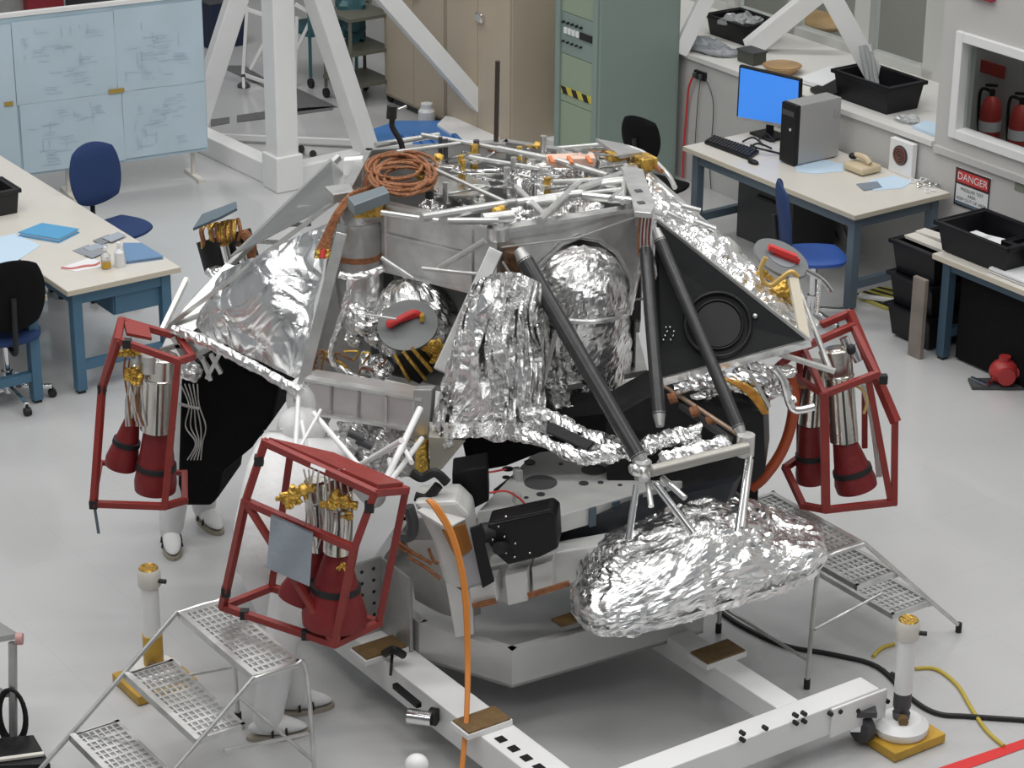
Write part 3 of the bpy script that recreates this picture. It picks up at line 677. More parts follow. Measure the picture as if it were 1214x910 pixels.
# thin trestle
tr_ = empty('tube_trestle', G(290, 100, 0), 'thin white tube trestle behind the gantry post', 'frame')
Yt = G(290, 98, 0).y
tp = lambda x, y, d=0.: U(x, y, Yt+d)
for i, (a, b) in enumerate([((293, 8), (288, 90)), ((319, 40), (297, 82)), ((290, 10), (325, 22)), ((288, 88), (330, 103)), ((350, 5), (372, 17)), ((371, 18), (352, 58)), ((352, 20), (350, 105))]):
    build('tube', M().beam(tp(*a, -.1*(a[0]-290)/60), tp(*b, -.1*(b[0]-290)/60), .03, .03), white, tr_, smooth=False)
build('foot', M().lathe([(.06, 0), (.06, .02), (.02, .05), (.02, .12)], G(289, 103, 0)), rubber, tr_)
build('tube', M().tube([G(289, 103, .10), tp(288, 88)], .015), white, tr_)
# carts at the back
def cart(label, px, py, sx, sy, hs_, mt):
    p = G(px, py, 0); o = empty('utility_cart', p, label, 'cart')
    a = _n; b = _w
    for i in (-1, 1):
        for j in (-1, 1):
            q = p+a*sx/2*i+b*sy/2*j
            lg = build('leg', M().beam(q+Z*.1, q+Z*hs_[-1], .03, .03), mt, o, smooth=False)
            build('caster', M().cyl(q+a*.015+Z*.045, q-a*.015+Z*.045, .045), black, lg)
    for h in hs_: build('shelf', M().box(p+Z*h, sx+.04, sy+.04, .03, YN), mt, o, smooth=False)
    return o
olive = mat('olive_grey', (.13, .13, .10), .5)
teal = mat('teal_paint', (.04, .12, .14), .5)
cart('dark olive cart with casters beside the tan cabinet', 425, 118, .42, .45, [.2, .5, .82], olive)
cart('teal shelved cart between the gantry legs', 380, 92, .5, .5, [.5, .9], teal)
build('folding_frame', M().beam(G(392, 40), G(450, 10)+Z*.4, .03, .03).beam(G(400, 20), G(440, 60)+Z*.5, .03, .03).beam(G(430, 60)+Z*.5, G(470, 30)+Z*.1, .03, .03), olive, label='dark folding metal frame at the top, left of the tan cabinet', cat='frame', smooth=False)
build('cloth_bundle', crump(M().ell(U(415, 18, 21.9), .16, .15, .3, 0, 24, 16), .06, 6, 1), teal, label='teal cloth bundle hanging above the olive cart', cat='cloth')
# blue trays and canister on the floor behind the stage
bt_ = empty('plastic_tray', G(480, 172, 0), 'ribbed blue plastic tray on the floor behind the spacecraft', 'tray')
bpz = [(436, 170), (470, 158), (545, 158), (575, 176), (560, 190), (440, 190)]
build('body', M().prism([G(x, y, 0) for x, y in bpz], (0, 0, .12)), bluepl, bt_, smooth=False, bevel=.01)
for k in range(5):
    build('rib', M().beam(G(478+k*15, 160, .13), G(500+k*15, 182, .13), .04, .03), bluepl, bt_, smooth=False)
cn = empty('canister', G(506, 152, 0), 'white canister with a lid standing by the blue tray', 'canister')
build('body', M().lathe([(.07, 0), (.075, .02), (.075, .16), (.05, .19)], G(506, 152, 0)), white, cn)
build('lid', M().lathe([(.052, .19), (.052, .23), (.02, .24)], G(506, 152, 0)), white, cn)

# ================= right side: second bench, bins =================
c2, s2 = cs(G(1106, 300, .76))
bench('workbench', 'workbench with dark blue legs under the black bins, right edge', c2, 12.25, s2, s2+1.83, .76, mat('dark_blue_steel', (.045, .085, .125), .45), apron=.07)
# worktop grey-dark mat
bn_ = bin_('storage_bin', 'large black bin on the right workbench, white papers inside', G(1178, 304, .77), .66, .44, .20, YW)
for k, (x, y) in enumerate([(1160, 279), (1178, 284)]):
    q = G(x, y, .87); build('paper_sheet', M().box(q, .16, .12, .004, YW+.3*k), paper, label=['white folded paper on the left in the large black bin', 'white folded paper on the right in the large black bin'][k], cat='paper', smooth=False)
bin_('storage_bin', 'black tray cut by the right edge, beside the large bin', G(1244, 312, .77), .42, .44, .14, YW)
for k in range(2):
    build('paper_stack', M().prism([G(x, y+k*-3, .765+.02*k) for x, y in ((1172, 322), (1200, 310), (1240, 322), (1216, 340))], (0, 0, .012)), paper, label=['lower white paper stack at the front of the right workbench', 'upper white paper stack at the front of the right workbench'][k], cat='paper', smooth=False)
p_ = G(1106, 415, 0); c5, s5 = c2+.35, s2-.16
for k in range(3):
    bin_('storage_bin', ['bottom black crate of the stack left of the right workbench', 'middle black crate of the stack left of the right workbench', 'top black crate of the stack left of the right workbench'][k], R(c5, s5-.08, .02+k*.235), .42, .60, .23, YW, group='black crates in a stack')
for k in range(2):
    build('paper_stack', M().box(R(c5-.15+.12*k, s5-.08, .722+.012*k), .1, .4, .02, YN+.1*k), cream, label=['left cream strip lying in the top black crate', 'right cream strip lying in the top black crate'][k], cat='paper', smooth=False)
build('plank', M().rbox(c2-.07, c2-.035, s2-.10, s2+.02, .0, .58), mat('board_brown', (.26, .22, .19), .6, var=.3), label='narrow grey-brown board leaning by the right workbench leg', cat='board', smooth=False, bevel=.003)
build('under_bench_shade', M().rbox(c2+.14, c2+.17, s2+.15, s2+1.6, .02, .62), blackc, label='added black sheet standing in for the shade under the right workbench', cat='panel', smooth=False)  # the dark under the bench is put in as a black sheet
# red fitting on floor
rv = empty('pipe_fitting', G(1190, 450, 0), 'red metal valve unit lying on the floor under the right workbench', 'valve')
q = G(1190, 440, .10)
build('body', M().ell(q, .10, .09, .09, 0, 20, 12), mat('valve_red', (.38, .03, .03), .4), rv)
build('flange', M().cyl(q-V((0, .11, 0)), q-V((0, .08, 0)), .06).cyl(q+Z*.06, q+Z*.11, .04).cyl(q+V((.08, 0, 0)), q+V((.17, 0, 0)), .05), mat('valve_red', (.38, .03, .03), .4), rv)
build('base_plate', M().box(G(1180, 455, .012), .34, .16, .02, 0), rubber, rv, smooth=False)
build('lever', M().tube([G(1152, 448, .03), G(1170, 456, .04), G(1178, 450, .05)], .015), chrome, rv)
# hazard mat under desk
hzp = [G(1012, 352, .002), G(1046, 342, .002), G(1086, 350, .002), G(1052, 368, .002)]
hz = empty('hazard_board', hzp[0], 'yellow and black striped floor board under the workbench', 'board')
build('base', M().prism(hzp, (0, 0, .02)), mat('hazard_yellow2', (.50, .45, .10), .5), hz, smooth=False)
for k in range(4):
    a = hzp[0].lerp(hzp[1], k/4+.05); b = hzp[3].lerp(hzp[2], k/4+.05); d = (hzp[1]-hzp[0])*.10
    build('stripe', M().prism([a+Z*.02, a+d+Z*.02, b+d+Z*.02, b+Z*.02], (0, 0, .003)), black, hz, smooth=False)
build('flat_bar', M().beam(G(1018, 350, .04), G(1070, 358, .04), .05, .02), paper, label='pale flat bar lying on the striped floor board', cat='bar', smooth=False)

# ================= step stools =================
def steps(label, c0, dep, s0, s1, hts, sgn, run, feet_extra=True):
    """platform from c0 going back by dep; treads descend towards sgn*n"""
    o = empty('step_stool', R(c0, (s0+s1)/2, 0), label, 'step stool')
    for k, h in enumerate(hts):
        a = c0+sgn*run*k; b = a-sgn*dep       # a front nosing
        t = empty('tread', WL[o]); t.parent = o; t.location = (0, 0, 0); WL[t] = WL[o]
        bpy.data.objects.remove(t)
        fr = M().rbox(min(a, a-sgn*.03), max(a, a-sgn*.03), s0, s1, h-.035, h+.004)
        fr.rbox(min(b, b+sgn*.02), max(b, b+sgn*.02), s0, s1, h-.03, h)
        fr.rbox(min(a, b), max(a, b), s0, s0+.02, h-.03, h).rbox(min(a, b), max(a, b), s1-.02, s1, h-.03, h)
        tr = build('tread', fr, alumw, o, smooth=False)
        g = M(); n1, n2 = 7, 15
        lo, hi = min(a, b)+.02, max(a, b)-.02
        for i in range(n2+1):
            s = s0+.02+(s1-s0-.04)*i/n2; wdt = .019 if i % 2 == 0 else .008
            g.rbox(lo, hi, s-wdt/2, s+wdt/2, h-.012, h)
        for i in range(1, n1):
            c = lo+(hi-lo)*i/n1; g.rbox(c-.005, c+.005, s0+.02, s1-.02, h-.010, h-.001)
        build('grating', g, alumw, tr, smooth=False)
    H = hts[0]; last = len(hts)-1
    slope = (hts[0]-hts[1])/run
    ft = c0+sgn*(run*last+hts[last]/slope*.75)
    for s in (s0, s1):
        sg_ = -.012 if s == s0 else .012
        build('side_rail', M().tube([R(c0-sgn*.005, s+sg_, H), R(c0+sgn*run*last, s+sg_, hts[last]-.02), R(ft, s+sg_, .04)], .012), alumw, o)
        build('rear_leg', M().tube(cm([R(c0, s+sg_, H-.01), R(c0-sgn*dep*.8, s+sg_, H-.01), R(c0-sgn*(dep+.02), s+sg_, H-.06), R(c0-sgn*(dep+.05), s+sg_, .04)]), .012), alumw, o)
        build('brace', M().tube([R(c0-sgn*(dep+.02), s+sg_, H*.45), R(c0+sgn*run*.55, s+sg_, H-.34)], .009), alumw, o)
        for c in (ft, c0-sgn*(dep+.05)): build('rubber_foot', M().cyl(R(c, s+sg_, 0), R(c, s+sg_, .055), .017), black, o)
    build('cross_bar', M().tube([R(c0-sgn*(dep+.045), s0, .16), R(c0-sgn*(dep+.045), s1, .16)], .009), alumw, o)
    return o
steps('aluminium three-step stool with perforated treads, lower left', 4.67, .26, -9.55, -8.81, [.72, .48, .24], -1, .305)
steps('aluminium step stool with perforated treads on the right, behind the foil-wrapped pod', 7.92, .29, -8.92, -8.22, [.75, .5, .25], 1, .27)

# ================= support frame on jacks =================
def jack(px, py, label, h=.68):
    b = G(px, py, 0); o = empty('jack_stand', b, label, 'jack')
    build('base_plate', M().box(b+Z*.03, .34, .30, .05, YN), yellow, o, smooth=False, bevel=.004)
    build('base_disc', M().lathe([(.13, .055), (.14, .07), (.14, .10), (.10, .13)], b, n=32), white, o)
    build('screw', M().lathe([(.04, .12), (.045, .16), (.035, .17), (.045, .20), (.045, .30)], b), rubber, o)
    build('collar', M().cyl(b+Z*.15+V((.0, -.04, 0)), b+Z*.15+V((0, -.08, 0)), .025), brownpad, o)
    build('tube', M().cyl(b+Z*.28, b+Z*(h-.08), .046), white, o)
    cp = build('cap', M().lathe([(.055, h-.1), (.06, h-.09), (.06, h-.02), (.05, h), (.03, h), (.03, h-.02), (0, h-.02)], b), cream, o)
    build('gold_ring', M().lathe([(.031, h-.005), (.05, h+.001), (.045, h+.008), (.032, h+.003)], b), gold, cp)
    JK['l'] = o
    build('set_screw', M().cyl(b+Z*(h-.06)+V((.04, -.02, 0)), b+Z*(h-.06)+V((.09, -.03, 0)), .012), black, cp)
    return b

jr = jack(1066, 877, 'white jack stand with yellow base plate, lower right corner')
jl = jack(184, 812, 'white jack stand with yellow base beside the left step stool')
build('yellow_sleeve', M().lathe([(.052, 0), (.052, .17)], jl+Z*.13), yellow, JK['l'])
HF = .30
fr_ = empty('support_frame', G(700, 850, 0), 'white square-tube support frame on the floor under the spacecraft', 'frame')
sB_ = cs(G(900, 858, HF))[1]; cA = cs(G(520, 812, HF))[0]; cC = cs(G(900, 812, HF))[0]; cJ, sJ = cs(jr)
sTop = cs(G(405, 752, HF))[1]
build('beam', M().rbox(cA-.095, cA+.095, sTop-1.2, sB_+.1, HF-.17, HF), white, fr_, smooth=False, bevel=.006)
build('beam', M().rbox(cA+.1, cJ-.10, sB_-.07, sB_+.07, HF-.16, HF), white, fr_, smooth=False, bevel=.006)
build('beam', M().rbox(cC-.07, cC+.07, cs(G(820, 752, HF))[1]-.4, sB_-.07, HF-.13, HF), white, fr_, smooth=False, bevel=.006)
build('end_plate', M().rbox(cJ-.42, cJ-.06, sB_+.07, sB_+.085, HF-.17, HF-.01), white, fr_, smooth=False, bevel=.004)
for (x, y, rr) in ((450, 768, .0), (571, 854, 0), (851, 773, 0)):
    c_, s_ = cs(G(x, y, HF+.03))
    pd = build('pad_block', M().rbox(c_-.13, c_+.13, s_-.075, s_+.075, HF+.0, HF+.03), white, fr_, smooth=False, bevel=.003)
    build('pad', M().rbox(c_-.12, c_+.12, s_-.07, s_+.07, HF+.03, HF+.04), brownpad, pd, smooth=False)
for k, (x, y) in enumerate([(881, 869), (881, 877), (908, 863), (944, 848), (944, 857), (954, 846), (954, 855), (985, 846), (996, 843), (1017, 842), (1052, 831), (1060, 800)]):
    d = ray(x, y); t = (sB_+.085-CP.dot(_w))/d.dot(_w); p = CP+d*t
    build('bolt', M().cyl(p-_w*.02, p+_w*.008, .012, n=10), black, fr_)
for k in range(5):
    q = G(594+k*15, 876+k*11, HF+.002); build('slot', M().box(q, .045, .05, .004, YN), blackg, fr_, smooth=False)
# bracket with holes
q0 = cs(G(466, 752, HF)); bc, bs = cA+.05, cs(G(490, 775, HF))[1]
bk = build('angle_bracket', M().rbox(cA+.06, cA+.078, bs-.30, bs-.02, HF, HF+.42).rbox(cA-.10, cA+.078, bs-.32, bs-.30, HF, HF+.42), alumd, fr_, smooth=False, bevel=.003)
hm_ = M()
for i in range(3):
    for j in range(6):
        p = R(cA+.078, bs-.26+.09*i, HF+.04+.066*j); hm_.cyl(p-_n*.01, p+_n*.002, .011, n=10)
for i in range(2):
    for j in range(6):
        p = R(cA-.05+.07*i, bs-.30, HF+.04+.066*j); hm_.cyl(p-_w*.01, p+_w*.002, .010, n=10)
build('hole', hm_, black, bk, kind='stuff')
build('lock_bar', M().beam(G(468, 812, HF-.03), G(497, 836, HF-.03), .03, .03), blackg, fr_, smooth=False, bevel=.004)
ck = build('latch', M().cyl(G(484, 848, HF-.06), G(512, 852, HF-.06), .038), chrome, fr_)
build('latch_ring', M().cyl(G(510, 848, HF-.06), G(518, 850, HF-.06), .045), blackg, ck)
build('toggle_clamp', M().tube(cm([G(455, 775, HF+.02), G(466, 770, HF+.10), G(478, 776, HF+.05)]), .022).cyl(G(465, 775, HF+.05), G(463, 800, HF-.02), .008), blackg, fr_)
# casters of the frame
cc = G(1022, 862, .1)
cs_ = build('swivel_caster', M().cyl(cc-_n*.025, cc+_n*.025, .075, n=24).beam(cc+Z*.09, cc+Z*.12, .12, .12), rubber, fr_)
build('caster_fork', M().beam(cc+_n*.04-Z*.01, cc+_n*.04+Z*.11, .06, .01).beam(cc-_n*.04-Z*.01, cc-_n*.04+Z*.11, .06, .01), chrome, cs_, smooth=False)
build('round_post', M().ell(G(494, 906, .50), .055, .055, .05), white, label='round white post top at the bottom edge', cat='post')
# drip tray
tp_ = [V((.01, 10.72)), V((1.0, 11.18)), V((1.25, 11.75)), V((.5, 12.3)), V((-.6, 12.1)), V((-.78, 11.4)), V((-.46, 10.88))] if False else [V((a, b, 0)) for a, b in ((.01, 10.60), (1.0, 11.18), (1.05, 11.72), (.5, 12.2), (-.6, 12.1), (-.78, 11.4), (-.46, 10.88))]
tc_ = sum(tp_, V())/len(tp_)
ty = empty('belly_tray', tc_+Z*.31, 'large grey six-sided tray on the white frame under the spacecraft', 'tray')
traym = mat('tray_grey', (.60, .60, .59), .35, .25, var=.06)
build('base', M().prism([p+Z*.26 for p in tp_], (0, 0, .015)), traym, ty, smooth=False)
for i in range(len(tp_)):
    a, b = tp_[i]+Z*.26, tp_[(i+1) % len(tp_)]+Z*.26; d = (b-a).normalized(); inn = V((-d.y, d.x, 0))
    build('side_wall', M().obox(a, b-a, inn*.012, Z*.20).obox(a+Z*.20, b-a, inn*.05, Z*.008), traym, ty, smooth=False)
for (x, y) in ((676, 733),):
    q = G(x, y, .53); build('pad', M().box(q, .17, .09, .012, YN), brownpad, ty, smooth=False)
# cables on floor
build('floor_cable', M().tube(resample(cm([G(850, 722, .012), G(880, 742, .012), G(930, 765, .012), G(985, 775, .012), G(1040, 790, .012), G(1078, 826, .012), G(1110, 845, .012), G(1150, 849, .012), G(1240, 855, .012)]), .04), .014), black, label='black power cable running along the floor on the right', cat='cable')
build('floor_cable', M().tube(resample(cm([G(1035, 778, .01), G(1045, 768, .01), G(1060, 763, .01)]), .03)+[], .011), yelcab, label='short yellow-green lead behind the right jack stand', cat='cable')
build('floor_cable', M().tube(resample(cm([G(1085, 792, .01), G(1110, 793, .01), G(1135, 812, .01), G(1152, 840, .01), G(1170, 866, .01), G(1190, 884, .01)]), .03), .011), yelcab, label='yellow-green lead on the floor between jack stand and red line', cat='cable')
# left cart at the border
lc = empty('tool_cart', G(0, 880, 0), 'metal tool cart cut by the left edge, lower left', 'cart')
q = G(16, 885, .0)
c6 = U(15, 765, q.y)
build('post', M().cyl(q, U(15, 762, q.y), .022), alumd, lc)
build('top_shelf', M().prism([U(x, y, q.y+d) for x, y, d in ((22, 757, 0), (-8, 738, .25), (-60, 745, .25), (-60, 772, 0))], (0, 0, .03)), alumd, lc, smooth=False)
build('bumper', M().cyl(U(19, 757, q.y), U(27, 757, q.y), .03), mat('pinkish', (.5, .28, .26), .5), lc)
build('lower_shelf', M().prism([U(x, y, q.y+d) for x, y, d in ((12, 826, 0), (-10, 812, .2), (-60, 815, .2), (-60, 832, 0))], (0, 0, .02)), alumd, lc, smooth=False)
cy = U(14, 850, q.y-.03)
for k in range(3):
    build('cable_loop', M().tube([cy+V((.075*math.cos(a)*(1-.12*k), .01*k, .16*math.sin(a)*(1-.08*k))) for a in [i*PI/12 for i in range(25)]], .007), black, lc)
kb2 = empty('black_case', G(20, 900, .1), 'black case with a pale edge strip, bottom left corner', 'case')
build('body', M().prism([G(x, y, .0) for x, y in ((-60, 905), (-60, 935), (62, 930), (42, 895))], (0, 0, .12)), blackg, kb2, smooth=False, bevel=.008)
build('edge_strip', M().beam(G(-60, 908, .13), G(52, 893, .13), .025, .012), cream, kb2, smooth=False)

# ================= people in white suits =================
def person(label, base, d, hgt, feet, hands, lean=.0, kneeb=.04, headdir=None, hdz=0.):
    d = V(d).normalized(); r = V((d.y, -d.x, 0)); k = hgt/1.75; base = V((base.x, base.y, 0))
    root = empty('person', base, label, 'person')
    pel = base+Z*.95*k; tz = math.sqrt((.55*k)**2-lean**2); ch = pel+Z*tz*.64+d*lean*.52; nk = pel+Z*tz+d*lean; hd = nk+Z*(.16*k-lean*.10)+d*(.03+lean*.32)
    vs, es, rs = [], [], []
    def v(p, rad, par=None):
        vs.append(tuple(V(p)-base)); rs.append(rad); i = len(vs)-1
        if par is not None: es.append((par, i))
        return i
    P0 = v(pel, (.205, .17)); W = v(pel.lerp(ch, .5), (.215, .175), P0); C_ = v(ch, (.235, .18), W); N = v(nk, (.085, .08), C_)
    v(nk+Z*.05*k+d*.01, (.075, .075), N)
    fins = []
    for i, sg in enumerate((-1, 1)):
        sh = v(nk+r*sg*.19*k-Z*.07, (.085, .08), C_)
        H = V(hands[i]); S0 = nk+r*sg*.21*k-Z*.08
        mid = (S0+H)/2; Lh = (H-S0).length; bend = math.sqrt(max(.0, (.29*k)**2-(Lh/2)**2)) if Lh < .58*k else .02
        el = mid+(-Z*.8+r*sg*.5).normalized()*bend
        e = v(el, (.062, .062), sh); wr = v(H, (.045, .04), e)
        fins.append((H, (H-el).normalized(), r*sg))
    for i, sg in enumerate((-1, 1)):
        hp = v(pel+r*sg*.11*k-Z*.10, (.125, .125), P0)
        ft = V(feet[i]); ft.z = .09
        kn = (pel+r*sg*.11*k+ft)/2+d*kneeb; kk = v(kn, (.095, .095), hp); an = v(ft, (.082, .082), kk)
        v(ft-Z*.03+d*.02, (.07, .07), an)
    me = bpy.data.meshes.new('coverall'); me.from_pydata(vs, es, []); me.materials.append(suit)
    o = bpy.data.objects.new('coverall', me); COL.objects.link(o); o.parent = root
    md = o.modifiers.new('s', 'SKIN'); md.use_smooth_shade = True
    for i, s_ in enumerate(me.skin_vertices[0].data if me.skin_vertices else []): s_.radius = rs[i]
    if not me.skin_vertices:
        pass
    me.skin_vertices[0].data[0].use_root = True
    sb = o.modifiers.new('u', 'SUBSURF'); sb.levels = 2; sb.render_levels = 2
    WL[o] = base
    # head with face, inside hood
    hdv = V(headdir or d).normalized(); hr = V((hdv.y, -hdv.x, 0)).normalized()
    ax = Matrix((( hr.x, hdv.x, 0), (hr.y, hdv.y, 0), (hr.z, hdv.z, 1)))
    head = build('head', M().ell(hd, .072*k, .09*k, .115*k, ax=ax, nu=24, nv=16), skin, root)
    build('nose', M().ell(hd+hdv*.09-Z*.01, .012, .018, .022, ax=ax, nu=8, nv=6), skin, head)
    for sg in (-1, 1): build('eye', M().ell(hd+hdv*.078+hr*sg*.03+Z*.012, .013, .008, .008, ax=ax, nu=8, nv=6), black, head)
    build('face_mask', M().ell(hd+hdv*.055-Z*.045, .06, .05, .05, ax=ax, nu=16, nv=10), mat('mask_blue', (.6, .68, .75), .8), head)
    # hood: shell open to the front
    def hood(u, v_):
        a = u*2*PI; b = v_*PI*.74
        x = math.sin(b)*math.cos(a); z = math.sin(b)*math.sin(a); y = -math.cos(b)
        return hd+hr*x*.118*k+hdv*(y*.125*k-.005)+Z*(z*.15*k-.01*(y+1))
    build('hood', M().grid(hood, 28, 16, wrap=True), suit, root)
    build('hood_collar', M().ell(nk.lerp(hd, .25), .13*k, .12*k, .11*k), suit, root)
    # hands
    for (H, hdn, out) in fins:
        pal = H+hdn*.05; sd = hdn.cross(Z).normalized(); nm = sd.cross(hdn)
        a2 = Matrix(((sd.x, hdn.x, nm.x), (sd.y, hdn.y, nm.y), (sd.z, hdn.z, nm.z)))
        m = M().ell(pal, .04, .05, .018, ax=a2, nu=14, nv=10)
        for f in range(4):
            b = pal+hdn*.035+sd*(-.027+.018*f); L_ = (.062, .072, .068, .052)[f]
            m.tube([b, b+hdn*L_*.45, b+hdn*L_*.75-nm*.012, b+hdn*L_*.9-nm*.03], [.0095, .009, .008, .006], 8)
        tb = pal-hdn*.02+sd*.035*(-1 if sd.dot(out) > 0 else 1); td = (hdn*.6+sd*(-1 if sd.dot(out) > 0 else 1)*.7).normalized()
        m.tube([tb, tb+td*.035, tb+td*.055+hdn*.01], [.012, .011, .008], 8)
        build('gloved_hand', m, mat('glove', (.70, .72, .74), .6), root)
    for i in range(2):
        ft = V(feet[i]); fd = V(feet[i+2]) if len(feet) > 2 else d
        fd = fd.normalized(); fr2 = V((fd.y, -fd.x, 0)); c = V((ft.x, ft.y, 0))
        def shoe(u, v_):
            a = u*2*PI; b = v_*PI
            y = -math.cos(a)*math.sin(b); x = math.sin(a)*math.sin(b); z = math.cos(b)
            wv = .052+.008*y; zz = (z*.5+.5)*(.10 if y < .2 else .10-.05*(y-.2)/.8)
            return c+fd*(y*.15+.055)+fr2*x*wv+Z*(.016+zz)
        sh = build('overshoe', M().grid(shoe, 24, 12, wrap=True), suit, root)
        build('sole', M().prism([c+fd*(.055+.16*math.cos(t))+fr2*.056*math.sin(t)*(1+.15*math.cos(t)) for t in [i2*PI/10 for i2 in range(20)]], (0, 0, .022)), mat('sole_tan', (.36, .33, .27), .6), sh)
        for q_ in (.02, .09): build('strap', M().tube([c+fd*q_+fr2*.058*math.cos(t)+Z*(.03+.085*math.sin(t)*(1 if q_ < .05 else .8)) for t in [i2*PI/8 for i2 in range(9)]], .007, 6), black, sh)
    return root
fA1, fA2 = G(345, 868, .03), G(372, 832, .03)
pA = V((-1.17, 10.84, 0))
person('person in white hooded suit standing with back turned behind the nearest red guard', pA, (.25, .97, 0), 1.78, [fA2-V((.10,0.05,0)), fA1-V((.12,0,0)), V((.9, .3, 0)), V((.95, .25, 0))],
       [V((-1.0, 11.62, 1.12)), V((-.75, 11.42, 1.05))], lean=.42, headdir=(.35, .93, -.3))
fB1, fB2 = G(203, 640, .03), G(243, 613, .03)
person('person in white suit standing behind the left side of the spacecraft, legs showing below it', (fB1+fB2)/2+V((-.06, .05, 0)), (.95, .1, 0), 1.74, [fB2, fB1, V((.5, -.8, 0)), V((.2, -1, 0))],
       [V((-1.45, 12.95, 1.3)), V((-1.52, 12.75, 1.2))], lean=.30, headdir=(.75, .6, -.3))
# ================= ROVER (under the stage) =================
rv_ = empty('rover', V((.3, 11.4, .5)), 'white rover body with black camera box, mated below the foil-wrapped stage', 'rover')
rw = mat('rover_white', (.70, .70, .68), .4, .1, var=.08, vscale=6)
HD = 1.05
dk = [G(566, 606, HD), G(622, 598, HD), G(660, 612, HD), G(822, 566, HD), G(800, 520, HD), G(640, 528, HD)]
build('deck', M().prism([p-Z*.10 for p in dk], (0, 0, .10)), rw, rv_, smooth=False, bevel=.006)
c1_, c2_ = G(664, 624, HD-.1), G(905, 556, HD-.1)
build('chassis', M().prism([G(x, y, HD-.1) for x, y in ((600, 616), (664, 616), (900, 560), (870, 520), (650, 530), (585, 580))], (0, 0, -.22)), blackg, rv_, smooth=False)
for (x, y, rx) in ((641, 572, .085), (704, 557, .065)):
    build('deck_hole', M().cyl(G(x, y, HD), G(x, y, HD)+Z*.004, rx, n=28), mat('hole_grey', (.10, .10, .105), .6), rv_)
for (x, y, rx) in ((641, 586, .022), (692, 573, .025), (602, 556, .03), (600, 566, .02), (712, 572, .016), (690, 549, .02), (758, 560, .025), (624, 590, .012), (665, 550, .012), (735, 575, .012), (770, 572, .012), (628, 548, .03)):
    build('deck_port', M().cyl(G(x, y, HD), G(x, y, HD)+Z*.004, rx, n=16), rubber, rv_)
for k, x in enumerate((702, 730, 757, 785)):
    y = 612-(x-660)*.284
    a = G(x-4, y+2.3, HD-.004); b = G(x+4, y+.1, HD-.004)
    build('strap', M().prism([a, b, b-Z*.10, a-Z*.10], V((.005, -.012, 0))), greym, rv_, smooth=False)
build('deck_edge_trim', M().beam(G(662, 618, HD-.1), G(820, 575, HD-.1), .02, .02), copper, rv_, smooth=False)
for (x, y, l) in ((614, 562, .06), (613, 590, .05)):
    build('bracket', M().box(G(x, y, HD+.03), .03, l, .06, .4), rw, rv_, smooth=False)
bl2 = [U(x, y, 10.95) for x, y in ((558, 560), (580, 556), (578, 600), (556, 600))]
build('black_block', M().prism([U(x, y, 10.98) for x, y in ((536, 560), (578, 553), (580, 594), (560, 604), (536, 592))], V((0, .18, 0))), blackg, rv_, smooth=False, bevel=.01)
# black camera box
cb_ = build('camera_box', M().prism([U(x, y, 10.66) for x, y in ((578, 622), (652, 606), (660, 612), (662, 650), (640, 661), (602, 670), (586, 656), (575, 638))], V((.02, .17, .0))), blackg, rv_, smooth=False, bevel=.012)
build('camera_lens', M().cyl(U(571, 632, 10.68), U(584, 630, 10.70), .05, n=24).cyl(U(590, 650, 10.60), U(598, 648, 10.66), .03), black, cb_)
for (x, y) in ((591, 624), (610, 660), (600, 655), (611, 644), (598, 636), (628, 655), (600, 612), (584, 640)):
    build('screw', M().ell(U(x, y, 10.645), .006, .006, .006, nu=8, nv=6), chrome, cb_)
build('top_rib', M().beam(U(586, 618, 10.65), U(655, 604, 10.65), .012, .012), blackg, cb_, smooth=False, bevel=.004)
# belly panels
build('front_panel', M().prism([U(x, y, 10.85) for x, y in ((575, 672), (660, 655), (745, 640), (750, 668), (690, 692), (640, 694), (600, 716), (575, 712))], V((.03, .14, 0))), rw, rv_, smooth=False, bevel=.01)
build('lower_box', M().prism([U(x, y, 10.70) for x, y in ((598, 682), (625, 676), (626, 712), (602, 718))], V((.03, .18, 0))), rw, rv_, smooth=False, bevel=.005)
build('lower_box', M().prism([U(x, y, 10.75) for x, y in ((630, 672), (655, 664), (656, 702), (632, 708))], V((.03, .18, 0))), rw, rv_, smooth=False, bevel=.005)
for q0, q1 in ((U(626, 706, 10.68), U(675, 691, 10.68)), (U(560, 718, 10.64), U(588, 712, 10.64))): build('wiring_strip', M().beam(q0, q1, .02, .025), copper, rv_, smooth=False)
# left mast / arm wedge
build('arm_fairing', M().prism([U(x, y, 10.72) for x, y in ((490, 596), (540, 594), (556, 610), (560, 640), (570, 690), (548, 706), (526, 690), (512, 640))], V((.02, .22, 0))), rw, rv_, smooth=False, bevel=.02)
build('arm_top_plate', M().plate([U(x, y, Y) for x, y, Y in ((494, 606, 10.68), (530, 628, 10.62), (556, 614, 10.74), (520, 592, 10.86))], .02), rw, rv_, smooth=False, bevel=.006)
build('amber_panel', M().plate([U(x, y, 10.66) for x, y in ((524, 628), (552, 620), (560, 650), (541, 662))], .012), mat('amber_sheet', (.32, .13, .03), .25, .5), rv_, smooth=False)
build('grey_panel', M().plate([U(x, y, 10.68) for x, y in ((541, 664), (562, 652), (574, 688), (552, 696))], .012), mat('lilac_grey', (.42, .42, .46), .4), rv_, smooth=False)
build('black_strip', M().plate([U(x, y, 10.62) for x, y in ((557, 626), (569, 622), (586, 688), (572, 696))], .02), blackg, rv_, smooth=False)
build('foot_block', M().prism([U(x, y, 10.66) for x, y in ((556, 698), (586, 690), (590, 712), (560, 720))], V((.03, .15, 0))), rw, rv_, smooth=False, bevel=.006)
bp_ = M().grid(lambda u, v: U(482+88*u+ (1-u)*10*v, 640+ (70+22*math.sin(u*2.2))*v, 10.95+.10*math.cos(u*3)+.05*v), 16, 8)
